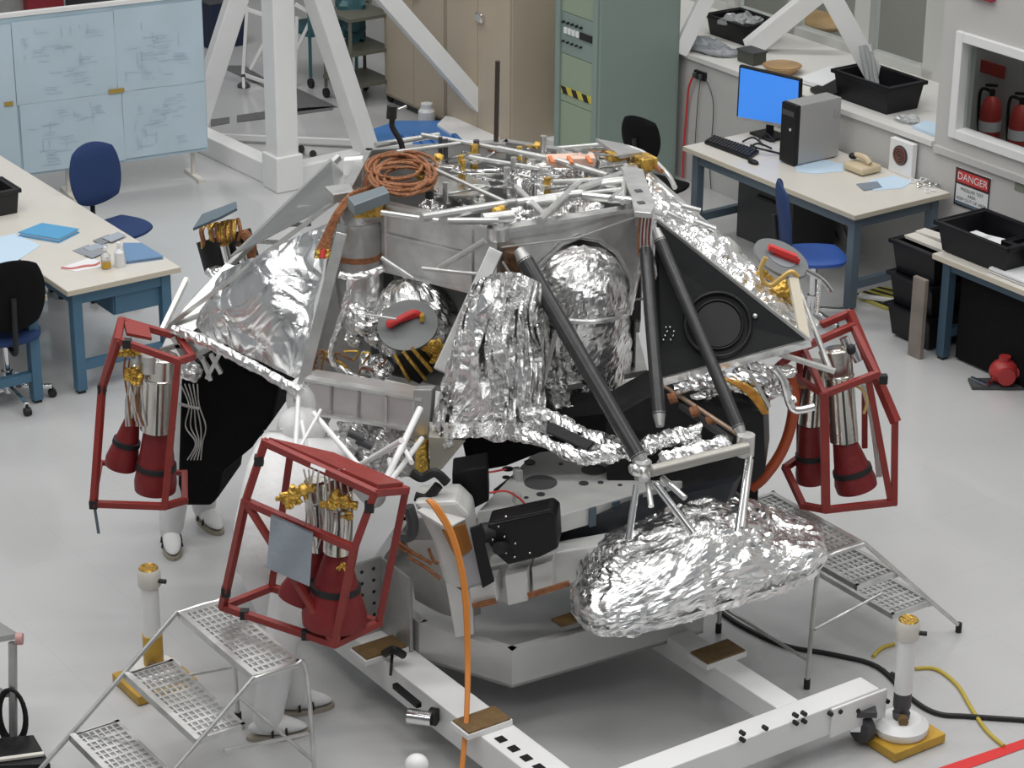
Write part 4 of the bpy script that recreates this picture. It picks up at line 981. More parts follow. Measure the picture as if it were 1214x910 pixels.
build('belly_pan', bp_.add([p+V((.02, .25, 0)) for p in bp_.v], [f[::-1] for f in bp_.f]), mat('pan_white', (.60, .59, .56), .45, var=.08), rv_)
build('leg_post', M().prism([U(x, y, 10.72) for x, y in ((528, 690), (560, 700), (562, 752), (540, 756))], V((.0, .1, 0))), rw, rv_, smooth=False, bevel=.004)
for (pts) in [((488, 560), (500, 566), (516, 560), (530, 572)), ((520, 575), (506, 590), (492, 588))]:
    build('cable', M().tube(cm([U(x, y, 10.8) for x, y in pts]), .025), black, rv_)
build('cable', M().tube(cm([U(x, y, 10.72) for x, y in ((484, 600), (489, 618), (487, 634), (476, 636))]), .03), rubber, rv_)
for pts in [((470, 640), (490, 655), (512, 668)), ((484, 660), (504, 672), (522, 686)), ((508, 650), (514, 664), (520, 668)), ((466, 636), (476, 650), (500, 660))]:
    build('wire_harness', M().tube(cm([U(x, y, 10.70) for x, y in pts]), .009, 6), copper, rv_)
# rear power source box (black) right
build('rear_box', M().prism([U(x, y, 11.35) for x, y in ((770, 470), (905, 488), (907, 560), (895, 572), (780, 600), (720, 590), (716, 500))], V((.05, .30, .05))), blackg, rv_, smooth=False, bevel=.01)
build('rear_skirt', M().prism([U(x, y, 11.05) for x, y in ((655, 634), (700, 612), (800, 588), (870, 572), (860, 600), (790, 622), (700, 650), (655, 652))], V((.05, .1, 0))), mat('dark_blue_black', (.02, .022, .028), .5), rv_, smooth=False)
build('orange_hose', M().tube(cm([U(x, y, 11.6) for x, y in ((934, 438), (941, 470), (937, 506), (925, 538), (905, 566), (890, 578))]), .030, 12), mat('orange_red_hose', (.50, .09, .03), .4), rv_)
for pts, Y_ in ((((580, 584), (600, 582), (615, 590), (622, 597)), 10.9), (((555, 558), (575, 560), (600, 556)), 11.0)):
    build('red_cable', M().tube(cm([U(x, y, Y_) for x, y in pts]), .005, 6), reds, rv_)

# ================= DESCENT STAGE =================
st = empty('descent_stage', V((0, 12.1, .9)), 'silver foil-covered spacecraft stage with tanks, wings and thrusters, centre of the room', 'spacecraft')
HT = 2.35
v0, v1, v2, v3, v4, v5 = G(590, 272, HT), G(764, 244, HT), G(748, 190, HT), G(600, 168, HT), G(436, 178, HT), G(404, 237, HT)
v5b = G(452, 240, HT)
def part(name, m, mt, parent=st, **k): return build(name, m, mt, parent, **k)
# top ring
def ibeam(name, a, b, hgt, mt=alumw, w_=.05):
    m = M().beam(a, b, w_, .016, ext=.01).beam(a-Z*hgt, b-Z*hgt, w_, .014, ext=.01)
    m.beam(a-Z*hgt/2, b-Z*hgt/2, .012, hgt)
    return part(name, m, mt, smooth=False)
ibeam('ring_beam', v5b, v0, .36, alumw)
wb = part('web_panel', M().beam((v5b-Z*.20)+V((0, .02, 0)), (v0-Z*.20)+V((0, .02, 0)), .01, .34), film, smooth=False)
for t in (.04, .80):
    p = v5b.lerp(v0, t); part('stiffener', M().beam(p-Z*.03-V((.0, .0, 0)), p-Z*.33, .02, .02), alum, wb, smooth=False)
part('stiffener', M().beam(v5b.lerp(v0, .06)-Z*.16-V((.01, .012, 0)), v5b.lerp(v0, .72)-Z*.16-V((.01, .012, 0)), .012, .012), alumw, wb, smooth=False)
# arch web between v0 and v1
e = v1-v0; L_ = e.length; ed = e.normalized()
def aw(s, z): return v0+ed*s*L_+Z*z
arch = [(0.0, 0), (1, 0), (1, -.50), (.93, -.50), (.90, -.36), (.80, -.22), (.68, -.14), (.55, -.105), (.42, -.13), (.28, -.22), (.16, -.34), (.06, -.42), (0, -.42)]
m = M()
top_ = [(0, 0), (.06, 0), (.16, 0), (.28, 0), (.42, 0), (.55, 0), (.68, 0), (.80, 0), (.90, 0), (.93, 0), (1, 0)]
bot_ = [(0, -.42), (.06, -.42), (.16, -.34), (.28, -.22), (.42, -.13), (.55, -.105), (.68, -.14), (.80, -.22), (.90, -.36), (.93, -.50), (1, -.50)]
ny = V((-ed.y, ed.x, 0))*.014
for i in range(10):
    a, b, c, d = aw(*top_[i]), aw(*top_[i+1]), aw(*bot_[i+1]), aw(*bot_[i]); m.prism([a, b, c, d], ny)
part('arch_web', m, alumw, smooth=False)
part('arch_flange', M().tube([aw(s, z)-ny*1.0 for s, z in bot_], .012, 8), alum)
part('ring_beam', M().beam(v0, v1, .07, .018, ext=.02), alumw, smooth=False)
part('tension_wire', M().tube([v0-Z*.08-ny*3, aw(.5, -.09)-ny*4, v1-Z*.02-ny*3, U(830, 268, 12.0)], .005, 6), alumw)
for a, b in ((v1, v2), (v2, v3), (v3, v4), (v4, v5)):
    ibeam('ring_beam', a, b, .12, alum)
part('ring_beam', M().beam(v5, v5b, .06, .02), alum, smooth=False)
part('corner_fitting', M().plate([G(x, y, 2.43) for x, y in ((736, 200), (762, 203), (777, 246), (772, 256), (752, 254), (748, 232))], .03), alumw, smooth=False, bevel=.004)
for (x, y) in ((757, 226), (760, 240)):
    part('fitting_hole', M().box(G(x, y, 2.447), .035, .035, .006, .3), rubber, smooth=False)
part('node_fitting', M().cyl(v0-Z*.05, v0+Z*.015, .055, n=20).cyl(v0+Z*.015, v0+Z*.03, .03), alumw)
part('node_fitting', M().cyl(v1-Z*.10, v1+Z*.0, .05, n=20), alumw)
# inner decks
cen = V((-.1, 12.3, 0))
hexp = [V((p.x, p.y, 0)) for p in (v0, v1, v2, v3, v4, v5)]
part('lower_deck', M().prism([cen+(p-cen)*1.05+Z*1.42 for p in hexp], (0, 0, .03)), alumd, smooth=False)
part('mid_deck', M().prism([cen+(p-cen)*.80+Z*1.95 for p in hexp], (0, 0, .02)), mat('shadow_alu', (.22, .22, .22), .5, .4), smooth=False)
for a, b in ((v1, v2), (v2, v3), (v3, v4), (v4, v5)):
    a_, b_ = cen+(V((a.x, a.y, 0))-cen)*.97, cen+(V((b.x, b.y, 0))-cen)*.97
    part('side_web', M().obox(a_+Z*1.45, b_-a_, (cen-a_).normalized()*.01, Z*.80), film, smooth=False)
# central divider walls visible through the left bay
part('bay_wall', M().obox(V((-.62, 11.95, 1.45)), V((.55, .12, 0)), V((0, .01, 0)), Z*.80), mat('bay_grey', (.34, .34, .335), .4, .6, var=.3, vscale=5), smooth=False)
part('bay_wall', M().obox(V((-.05, 11.65, 1.45)), V((.0, .5, 0)), V((.01, 0, 0)), Z*.70), alumd, smooth=False)
part('bay_wall', M().plate([U(362, 470, 11.75), U(440, 470, 11.75), U(440, 300, 11.98), U(392, 280, 11.95)], .012), alumd, smooth=False)
# top items: tanks, pipes
def ftank(name, c, rx, rz, sd, amp=.012, mt=foil, n=56):
    m = M().ell(c, rx, rx, rz, 0, n, n//2+4); crump(m, amp, 9, sd); return part(name, m, mt, smooth=False)
ftank('upper_tank', G(541, 232, 2.2)-Z*.06, .17, .13, 1, .022)
part('tank_ring', M().lathe([(.175, 0), (.18, .0), (.18, .012), (.175, .012)], G(541, 222, 2.28), n=32), alumw)
ftank('upper_tank', G(648, 226, 2.2)-Z*.04, .22, .19, 2, .018)
ftank('foil_bundle', G(700, 205, 2.2), .15, .08, 3, .03)
ftank('foil_bundle', G(512, 250, 2.2), .09, .07, 4, .03)
ftank('foil_bundle', G(690, 262, 2.1), .15, .10, 5, .03)
ftank('foil_bundle', G(620, 255, 2.2), .13, .06, 6, .03)
def tube(name, pts, Y, r, mt, n=10, **k):
    P = [U(p[0], p[1], p[2] if len(p) > 2 else Y) for p in pts]
    return part(name, M().tube(cm(P, 5) if len(P) > 2 else P, r, n), mt, **k)
for (a, b, r) in [((500, 258), (612, 240), .024), ((612, 240), (690, 228), .02), ((690, 232), (748, 238), .022), ((640, 262), (688, 216), .022), ((655, 216), (745, 212), .016), ((690, 224), (740, 206), .024), ((505, 196), (600, 240), .012), ((445, 172), (520, 160), .016), ((500, 160), (590, 176), .014),
                  ((590, 176), (660, 190), .018), ((660, 190), (720, 208), .016), ((556, 186), (640, 200), .012), ((470, 180), (560, 168), .012), ((612, 222), (652, 262), .018), ((600, 240), (760, 222), .014), ((742, 196), (738, 240), .015), ((724, 236), (744, 222), .015), ((452, 252), (520, 262), .014), ((530, 262), (590, 262), .018)]:
    part('top_strut', M().cyl(G(*a, 2.42), G(*b, 2.40), r, n=10), alumw)
for (x, y, sx, sy) in ((720, 218, .16, .06), (640, 240, .12, .05), (590, 258, .10, .05)):
    part('actuator', M().cyl(G(x-18, y+2, 2.40), G(x+18, y-2, 2.40), .032, n=14), alumw)
rnd = random.Random(11)
for k in range(90):
    x = rnd.uniform(505, 735); y = rnd.uniform(178, 226)
    if k % 4 == 0: part('valve', M().cyl(G(x, y, 2.36)-Z*.06, G(x, y, 2.36)+Z*rnd.uniform(.03, .09), rnd.uniform(.012, .024), n=10), [alum, gold, chrome, rubber][k//4 % 4])
    else: part('plumbing_line', M().tube(cm([G(x, y, 2.36), G(x+rnd.uniform(-25, 25), y+rnd.uniform(-6, 6), 2.40), G(x+rnd.uniform(-45, 45), y+rnd.uniform(-9, 9), 2.35)]), .006, 6), chrome if k % 3 else alumw)
for (x, y, s) in ((502, 207, .05), (520, 186, .03), (590, 250, .05), (700, 214, .03), (637, 172, .03)):
    part('gold_valve', crump(M().ell(G(x, y, 2.38), s, s, s*.7, 0, 14, 10), .008, 20, x), gold, smooth=False)
# black sensor + gold at rear, white orange device
part('rear_box', M().box(G(676, 190, 2.40), .26, .10, .05, .15), mat('orange_white', (.72, .50, .40), .5), smooth=False, bevel=.005)
for dx in (-.10, 0, .10): part('orange_tape', M().box(G(676, 190, 2.43)+V((dx, .0, .003)), .02, .11, .01, .15), mat('orange_tape', (.65, .18, .05), .5), smooth=False)
part('shelf_plate', M().plate([G(x, y, 2.40) for x, y in ((706, 166), (738, 172), (762, 182), (735, 186))], .02), alum, smooth=False)
part('gold_box', M().box(G(764, 192, 2.36), .10, .12, .07, .5), gold, smooth=False, bevel=.008)
part('gold_box', M().box(G(732, 184, 2.38), .12, .08, .05, .5), gold, smooth=False, bevel=.008)
tube('rear_hose', [(600, 178, 13.0), (660, 176, 12.95), (720, 172, 12.9), (760, 180, 12.8), (790, 205, 12.6), (800, 222, 12.4)], 0, .014, alumw)
tube('rear_hose', [(640, 186, 12.9), (700, 181, 12.85), (750, 182, 12.75), (784, 203, 12.5)], 0, .014, copper)
# antenna rod and black hooked cable
part('antenna_rod', M().cyl(U(588, 172, 12.95), U(590, 72, 12.95), .014, n=10), mat('rod_brown', (.05, .035, .03), .5))
part('antenna_base', M().cyl(U(588, 178, 12.95), U(588, 171, 12.95), .05, n=14), copper)
hc = tube('hooked_cable', [(478, 184), (475, 168), (465, 150), (466, 138)], 12.7, .016, black)
part('connector', M().cyl(U(464, 140, 12.7), U(465, 125, 12.7), .028), black, hc)
part('key', M().cyl(U(465, 133, 12.7), U(482, 126, 12.7), .008), alum, hc)
# coil of copper cable
rr = random.Random(2)
for k in range(13):
    c = (474+rr.uniform(-8, 8), 206+rr.uniform(-9, 6)); a0 = 34+rr.uniform(-9, 8); b0 = 18+rr.uniform(-6, 5)
    P = [G(c[0]+a0*math.cos(t), c[1]+b0*math.sin(t), 2.42+.02*math.sin(t*3+k)) for t in [i*2*PI/14 for i in range(14)]]
    P.append(P[0]); part('cable_coil', M().tube(cm(P, 3), .009, 6), copper)
for k in range(8):
    o_ = k*2.4-8
    tube('copper_harness', [(505, 216+o_*.3, 12.5), (460, 224+o_*.5, 12.1), (420, 232+o_*.6, 11.9), (402+o_*.4, 250, 11.8), (390+o_*.5, 275, 11.75), (382+o_*.8, 298, 11.7)], 0, .008, copper, 6)
for k in range(3): part('connector', M().cyl(U(378+k*6, 296, 11.7), U(376+k*6, 306, 11.68), .018), reds if k == 1 else gold)
for k in range(5):
    tube('copper_harness', [(440+k*3, 196, 12.6), (432+k*3, 214, 12.5), (430+k*5, 236, 12.2)], 0, .008, copper, 6)
part('white_post', M().prism([U(x, y, 12.55) for x, y in ((407, 190), (430, 188), (430, 222), (407, 224))], V((.0, .06, 0))), white, smooth=False, bevel=.006)
part('avionics_box', M().plate([G(x, y, 2.42) for x, y in ((412, 240), (455, 226), (462, 234), (420, 250))], .06), mat('slate_box', (.20, .24, .26), .35, .3), smooth=False, bevel=.005)
part('avionics_box', M().plate([G(x, y, 2.38) for x, y in ((385, 226), (415, 222), (420, 232), (395, 236))], .05), alumd, smooth=False, bevel=.005)
part('gold_box', M().box(G(436, 247, 2.33), .16, .08, .08, .2), gold, smooth=False, bevel=.01)

# cylinder can at left
ca = U(424, 260, 11.95)
part('pressure_cylinder', M().lathe([(.10, -.62), (.128, -.60), (.128, -.02), (.12, 0), (.05, .01)], ca, n=36), alum)
part('cylinder_band', M().lathe([(.129, -.20), (.135, -.20), (.135, -.17), (.129, -.17)], ca, n=36), copper)
# left flat strut and panels
part('flat_strut', M().beam(U(405, 276, 11.55), U(353, 478, 11.30), .055, .02, up=V((0, -1, .3))), alumw, smooth=False, bevel=.003)
bxA, bxB = U(362, 458, 11.32), U(494, 484, 11.08)
cb2 = part('box_beam', M().prism([U(360, 452, 11.32), U(490, 474, 11.06), U(490, 506, 11.06), U(358, 484, 11.32)], V((.05, .16, 0))), mat('box_panel', (.56, .53, .52), .35, .55, var=.12), smooth=False)
part('flange', M().beam(U(358, 486, 11.31), U(490, 508, 11.05), .05, .014).beam(U(364, 448, 11.31), U(502, 472, 11.06), .05, .014), alumw, cb2, smooth=False)
for k in range(5):
    t = k/4; part('rib', M().beam(U(360+130*t, 453+22*t, 11.31-.26*t), U(359+131*t, 484+22*t, 11.31-.26*t), .010, .010), alum, cb2, smooth=False)
part('top_ledge', M().plate([U(368, 440, 11.50), U(500, 462, 11.25), U(490, 474, 11.06), U(360, 452, 11.32)], .012), alumw, smooth=False)
part('end_post', M().prism([U(x, y, 11.05) for x, y in ((490, 462), (512, 462), (508, 520), (488, 524))], V((.02, .06, 0))), alumd, smooth=False, bevel=.003)
# left bay foil tank with disc
def tnk(c, r, h, sd, n=90, amp=.010):
    prof = []
    for i in range(n//2+1):
        t = i/(n//2)
        if t < .35: a = t/.35*PI/2; prof.append((r*math.sin(a)+1e-3, h/2+r*.9*math.cos(a)))
        elif t < .75: prof.append((r, h/2-(t-.35)/.4*h))
        else: a = (t-.75)/.25*PI/2; prof.append((r*math.cos(a)+1e-3, -h/2-r*.5*math.sin(a)))
    m = M(); 
    m.grid(lambda u, v: (lambda q: c+V((q[0]*math.cos(u*2*PI), q[0]*math.sin(u*2*PI), q[1])))(prof[min(len(prof)-1, int(round(v*(len(prof)-1))))]), n, len(prof)-1, wrap=True)
    m.f = [f[::-1] for f in m.f]
    crump(m, amp, 10, sd); return m
ftank('foil_tank', U(492, 382, 11.85), .235, .24, 7, .016)
dp = U(484, 387, 11.52); dn = V((-.12, -.5, .75)).normalized()
dc = part('cover_disc', M().cyl(dp, dp+dn*.016, .155, n=40), mat('disc_grey', (.17, .18, .18), .6))
part('disc_plate', M().cyl(dp+dn*.016+V((.03, 0, -.01)), dp+dn*.020+V((.03, 0, -.01)), .075, n=24), mat('disc_light', (.27, .29, .32), .5), dc)
dx_ = V((1, 0, .0)); dy_ = dn.cross(dx_).normalized()*-1
if dy_.z < 0: dy_ = -dy_
part('red_handle', M().tube(cm([dp+dn*.03+dx_*-.10+dy_*-.02, dp+dn*.05+dx_*-.05+dy_*.0, dp+dn*.05+dx_*.03+dy_*.05, dp+dn*.03+dx_*.06+dy_*.05]), .018).beam(dp+dn*.025+dx_*-.10, dp+dn*.025+dx_*.06+dy_*.07, .055, .015), reds, dc, bevel=.003)
part('yellow_tag', M().box(dp+dn*.04+dx_*.075+dy_*.03, .02, .05, .03), yellow, dc, smooth=False)
# gold instrument below
gi = part('gold_instrument', M().prism([U(x, y, 11.38) for x, y in ((468, 422), (488, 414), (512, 440), (498, 456), (480, 448))], V((.0, .16, 0))), blackg, smooth=False, bevel=.008)
for (a, b) in (((478, 416), (505, 450)), ((468, 420), (486, 452)), ((488, 412), (512, 440))):
    part('gold_edge', M().beam(U(*a, 11.36), U(*b, 11.36), .022, .014), gold, gi, smooth=False)
for k in range(6):
    tube('gold_cable', [(500+k*2, 414+k), (512-k, 404+2*k), (520, 412+k*3), (510+k*2, 430)], 11.42, .008, gold, 6)
ftank('gold_crumple', U(515, 415, 11.55), .05, .06, 8, .02, gold)
# silver u-pipe
part('wrapped_pipe', crump(M().tube(resample(cm([U(x, y, 11.5) for x, y in ((402, 325), (420, 328), (440, 324), (455, 318))], 6), .012), .018, 12), .006, 30, 1), foils, smooth=False)
part('wrapped_pipe', crump(M().tube(resample(cm([U(x, y, 11.48) for x, y in ((416, 330), (410, 360), (400, 392), (392, 418), (400, 435), (425, 448), (450, 460))], 6), .012), .018, 12), .006, 30, 2), foils, smooth=False)
rnd = random.Random(7)
for k in range(7):
    ftank('foil_bundle', U(rnd.uniform(415, 468), rnd.uniform(370, 440), 11.72), rnd.uniform(.05, .09), rnd.uniform(.05, .10), 20+k, .022, foil, 30)
for a, b, r in [((452, 305), (490, 330), .010), ((500, 318), (570, 325), .010), ((520, 318), (575, 285), .016), ((430, 372), (470, 378), .006)]:
    part('tie_rod', M().cyl(U(*a, 11.5), U(*b, 11.45), r), alumw)
for k in range(14):
    x = rnd.uniform(375, 470); y = rnd.uniform(420, 446)
    tube('wiring', [(x, y), (x+rnd.uniform(-12, 12), y-rnd.uniform(4, 14)), (x+rnd.uniform(-20, 20), y-rnd.uniform(0, 20))], 11.6, .006, copper if k % 2 else gold, 6)
# diagonal beam (v0 down-left)
part('diagonal_beam', M().beam(U(588, 296, 11.42), U(522, 440, 11.15), .075, .05, up=V((0, -1, .3))), alumw, smooth=False, bevel=.006)
part('copper_column', M().cyl(U(608, 296, 11.50), U(605, 350, 11.52), .05), mat('copper_dark', (.24, .13, .07), .4, .4, var=.6, vscale=30))
tube('thin_rod', [(596, 310), (612, 336), (622, 352), (610, 362), (596, 366)], 11.35, .006, alumw, 6)
# central draped blanket: folded surface
def drape(u, v):
    a = u
    xt = 562+(642-562)*a; xb = 508+(648-508)*a
    x = xt+(xb-xt)*(v**.8); y = 336+(v)*(512-336)+ (14*math.sin(a*PI))*(1-v) * -1 + (10*(1-a)*v)
    w1 = noise.noise(V((a*2.5, v*2.2, 3)))*.22
    f = .10*(abs(noise.noise(V(((a+w1)*7.5, v*1.1, 1))))*2-.5)*(.4+.6*v)+.05*(abs(noise.noise(V(((a+w1)*17, v*2.6, 5))))*2-.4)
    return U(x, y, 11.18+.10*a-.20*math.sin(PI*a)*(.4+.6*v)-.12*v+f)
m = M().grid(drape, 170, 150); crump(m, .008, 7, 3)
part('draped_blanket', m, foil, smooth=False)
m = M().grid(lambda u, v: U(508+150*u, 500+28*v-18*u*v+6*math.sin(u*14)*v, 11.0+.12*u-.1*math.sin(PI*u)+.04*math.sin(u*30)), 70, 16); crump(m, .015, 12, 5)
part('blanket_hem', m, foil, smooth=False)
# narrow folds to the right of the blanket
m = M().grid(lambda u, v: U(632+u*(34+14*v)-(1-v)*6, 345+v*145, 11.45+.03*math.sin(u*22)+.05*v), 30, 90); crump(m, .014, 10, 9)
part('draped_blanket', m, foils, smooth=False)
for a, b in (((668, 360), (640, 470)), ((630, 380), (645, 480))):
    part('tie_rod', M().cyl(U(*a, 11.42), U(*b, 11.3), .012), alumw)
# main tank
mt_ = part('main_tank', tnk(U(691, 405, 11.95)+Z*.03, .262, .50, 12, n=140, amp=.008), foil, smooth=False)
part('tank_seam', M().lathe([(.268, 0), (.274, .004), (.274, .02), (.268, .024)], U(691, 362, 11.95), n=48), foils, mt_)
ftank('lower_foil', U(700, 470, 11.85), .24, .10, 15, .02, foils)
# foil left wing
tipL = U(198, 388, 12.0)
lowL = U(355, 468, 11.38); upL = U(392, 262, 11.85); backL = U(392, 192, 12.75)
part('wing_film', M().plate([U(272, 305, 12.2), U(398, 240, 11.90), U(430, 226, 12.3), U(392, 188, 12.85)], .006), film, smooth=False)
part('wing_film', M().plate([tipL, U(262, 408, 11.90), U(330, 330, 12.1), U(268, 312, 12.2)], .006), film, smooth=False)
part('wing_edge', M().beam(tipL, U(402, 186, 12.9), .03, .03).beam(tipL, U(398, 238, 11.95), .022, .022), alumw, smooth=False)
for k in range(3): part('wing_rib', M().beam(U(302+k*26, 286-k*20, 12.30), U(345+k*22, 288-k*22, 12.05), .02, .02), alumw, smooth=False)
def wingL(u, v):
    a = U(226, 388, 11.98).lerp(U(356, 452, 11.50), u); b = U(262, 322, 12.10).lerp(upL, u)
    p = a.lerp(b, v); bl = math.sin(PI*min(1, u*1.05+.02))*math.sin(PI*v)
    return p+V((-.02, -.05, .10))*bl+V((0, -.03, .02))*math.sin(u*9+v*4)*bl
m = M().grid(wingL, 120, 90); crump(m, .015, 4.5, 21)
part('foil_wing', m, foil, smooth=False)
def wingL2(u, v):
    a = U(222, 400, 11.86).lerp(U(352, 462, 11.36), u); b = U(212, 378, 11.9).lerp(U(372, 430, 11.42), u); return a.lerp(b, v)
m = M().tube(resample([U(x, y, Y) for x, y, Y in ((205, 390, 11.85), (238, 402, 11.75), (300, 433, 11.5), (356, 466, 11.28))], .012), .028, 14); crump(m, .006, 25, 4)
part('wrapped_rail', m, foils, smooth=False)
part('white_rod', M().cyl(U(354, 466, 11.33), U(350, 530, 10.6), .012), white)
part('rod_joint', crump(M().ell(U(355, 468, 11.32), .035, .035, .035, 0, 16, 10), .008, 30, 2), foils, smooth=False)
part('rail_clamp', M().cyl(U(228, 398, 11.83), U(236, 392, 11.83), .02), black)
part('tip_post', M().beam(U(192, 392, 11.9), U(222, 330, 12.15), .025, .025), alumw, smooth=False)
# right side: black panel with disc, foil strip wing
bA, bB, bC = U(779, 262, 11.80), U(961, 406, 11.45), U(786, 452, 11.35)
bpn = part('black_panel', M().plate([bA, bB, bC, U(772, 360, 11.60)], .012), blackm, smooth=False)
nb = (bB-bA).cross(bC-bA).normalized()
if nb.y > 0: nb = -nb
bc_ = bA.lerp(bB, .5).lerp(bC, .42); ux = (bB-bA).normalized(); uy = nb.cross(ux)
ctr = None
d = ray(851, 385); t = (bA-CP).dot(nb)/d.dot(nb); ctr = CP+d*t
for rad, wdt in ((.165, .010), (.125, .006)):
    part('embossed_ring', M().tube([ctr+nb*.008+(ux*math.cos(a)+uy*math.sin(a))*rad for a in [i*PI/20 for i in range(41)]], wdt, 8), blackg, bpn)
part('panel_disc', M().cyl(ctr, ctr+nb*.010, .115, n=36), black, bpn)
for k in range(16):
    x = 785+(k % 4)*4+rnd.uniform(-3, 3); y = 388+(k//4)*5; d = ray(x, y); t = (bA-CP).dot(nb)/d.dot(nb)
    if k % 2: part('rivet', M().ell(CP+d*t+nb*.008, .006, .006, .006, nu=8, nv=6), chrome, bpn)
part('panel_bolt', M().ell(CP+ray(895, 375)*((bA-CP).dot(nb)/ray(895, 375).dot(nb))+nb*.01, .014, .014, .014, nu=10, nv=8), alum, bpn)
ra, rb, rc, rd_ = U(766, 204, 12.55), U(970, 386, 11.85), U(948, 396, 11.55), U(780, 262, 11.85)
part('wing_edge', M().beam(ra, rb, .03, .03), alumw, smooth=False)
part('wing_edge', M().beam(bA, bB, .015, .03), alumw, smooth=False)
m = M().grid(lambda u, v: rd_.lerp(rc, u).lerp(ra.lerp(rb, u), v)+V((.02, 0, .08))*math.sin(PI*v)*math.sin(PI*u), 100, 34); crump(m, .016, 9, 31)
part('foil_wing', m, foil, smooth=False)
for (a, b) in (((790, 252), (812, 262)), ((808, 244), (830, 250)), ((822, 262), (848, 272))):
    part('wing_fitting', M().cyl(U(*a, 12.0), U(*b, 12.0), .016), alumw)
part('panel_edge', M().beam(bB, bC, .02, .04), foils, smooth=False)
# right tip: disc, gold cables, struts
dp = U(925, 308, 12.05); dn = V((.35, -.25, .88)).normalized()
dc = part('cover_disc', M().cyl(dp, dp+dn*.016, .155, n=40), mat('disc_grey', (.17, .18, .18), .6))
part('disc_plate', M().cyl(dp+dn*.016, dp+dn*.020, .08, n=24), mat('disc_light', (.27, .29, .32), .5), dc)
part('red_handle', M().beam(dp+dn*.04+V((-.08, 0, .04)), dp+dn*.04+V((.07, 0, -.02)), .045, .03).beam(dp+dn*.03+V((-.05, 0, .0)), dp+dn*.03+V((.09, 0, -.03)), .02, .03), reds, dc, smooth=False, bevel=.004)
gcab = mat('gold_cable', (.62, .42, .14), .4, .3)
tube('yellow_cable', [(908, 305), (902, 318), (904, 332), (914, 338), (926, 330), (938, 322), (946, 328)], 11.75, .013, gcab)
for k in range(10):
    x = rnd.uniform(895, 940); y = rnd.uniform(322, 355)
    tube('gold_cable', [(x, y), (x+rnd.uniform(-8, 12), y+rnd.uniform(-6, 10)), (x+rnd.uniform(0, 15), y+rnd.uniform(0, 18))], 11.78, .010, gold, 6)
ftank('gold_crumple', U(925, 345, 11.85), .07, .07, 41, .02, gold)
part('tip_strut', M().beam(U(940, 330, 11.75), U(954, 402, 11.5), .05, .03), mat('cream_strut', (.55, .50, .40), .4, .2), smooth=False)
part('tip_strut', M().cyl(U(948, 345, 11.75), U(985, 440, 11.5), .015), alumw)
part('tip_strut', M().cyl(U(968, 372, 11.9), U(972, 330, 12.0), .012), chrome)
part('tip_strut', M().beam(U(920, 418, 11.45), U(990, 440, 11.35), .03, .02), alumw, smooth=False)
tube('tip_pipe', [(955, 320), (975, 332), (985, 345)], 12.0, .014, chrome)
# lower right foil loops, orange cables
for k, pts in enumerate([((800, 462), (840, 452), (880, 448), (910, 452)), ((820, 474), (870, 460), (900, 466)), ((880, 430), (910, 438), (925, 452), (940, 478))]):
    part('wrapped_pipe', crump(M().tube(resample(cm([U(x, y, 11.35+.05*k) for x, y in pts], 5), .012), .03, 12), .016, 16, k), foil, smooth=False)
for k, (x, y, s) in enumerate(((830, 458, .10), (890, 444, .09), (915, 460, .10), (898, 474, .07), (930, 440, .07), (850, 448, .08))):
    ftank('foil_bundle', U(x, y, 11.55), s, s*.5, 50+k, .02, foil, 30)
for k in range(9):
    o_ = k*1.6
    tube('orange_harness', [(850+o_, 446+o_*.3), (872+o_, 456), (890+o_*.8, 470), (905+o_*.4, 490)], 11.30, .008, orange if k % 2 else gold, 6)
tube('wrapped_tube', [(918, 436), (928, 450), (936, 478), (945, 486), (966, 482)], 11.3, .02, foils)
part('white_line', M().cyl(U(888, 440, 11.3), U(912, 482, 11.3), .010), alumw)
for k in range(8):
    x = 895+k*6; y = 430+rnd.uniform(0, 20)
    tube('wiring', [(x, y), (x+10, y+rnd.uniform(0, 12)), (x+18, y+rnd.uniform(5, 25))], 11.6, .008, [redc, copper, alumw][k % 3], 6)
# copper tube run across black
part('rail_tube', M().cyl(U(788, 458, 11.45), U(874, 514, 11.05), .012), mat('copper_rail', (.42, .30, .22), .35, .5))
part('rail_tube', M().beam(U(788, 466, 11.46), U(866, 522, 11.06), .03, .03), rubber, smooth=False)
for (x, y) in ((797, 473), (823, 489), (842, 500)):
    part('copper_clip', M().cyl(U(x-4, y, 11.2), U(x+5, y-3, 11.2), .028), copper)
# front black struts
J1, J2 = U(762, 556, 10.72), U(884, 526, 10.95)
def strut(a, b, r, mt=carbon, ends=True):
    a, b = V(a), V(b); d = (b-a).normalized()
    o = part('carbon_strut', M().cyl(a+d*.06, b-d*.09, r, n=18), mt)
    if ends:
        for q0, q1, ra_, rb_ in ((a, a+d*.07, r*.7, r*1.02), (b-d*.10, b-d*.03, r*1.02, r*.6)): part('end_fitting', M().cyl(q0, q1, ra_, rb_), alumd, o)
    return o
strut(U(615, 296, 11.44), U(768, 560, 10.72), .042)
strut(U(628, 330, 11.5), U(752, 530, 10.85), .022)
strut(U(764, 280, 11.72), U(783, 512, 11.0), .034)
strut(U(777, 272, 11.74), J2, .032)
strut(U(757, 290, 11.9), U(756, 400, 11.85), .016)
for k in range(8):
    tube('strut_wiring', [(760+k*2, 252), (757+k*2, 285), (760+k*2.4, 320), (765+k*2, 350)], 11.66, .009, [copper, alumw, redc, foils][k % 4], 6)
tube('wrapped_line', [(762, 300), (752, 340), (745, 372)], 11.65, .018, foils)
ftank('joint_foil', J1+V((0, 0, .0)), .06, .05, 61, .015, foils, 30)
part('joint_block', M().cyl(J2-Z*.06, J2+Z*.05, .045), alumw)
part('joint_block', M().cyl(J1-Z*.05, J1+Z*.04, .04), alumw)
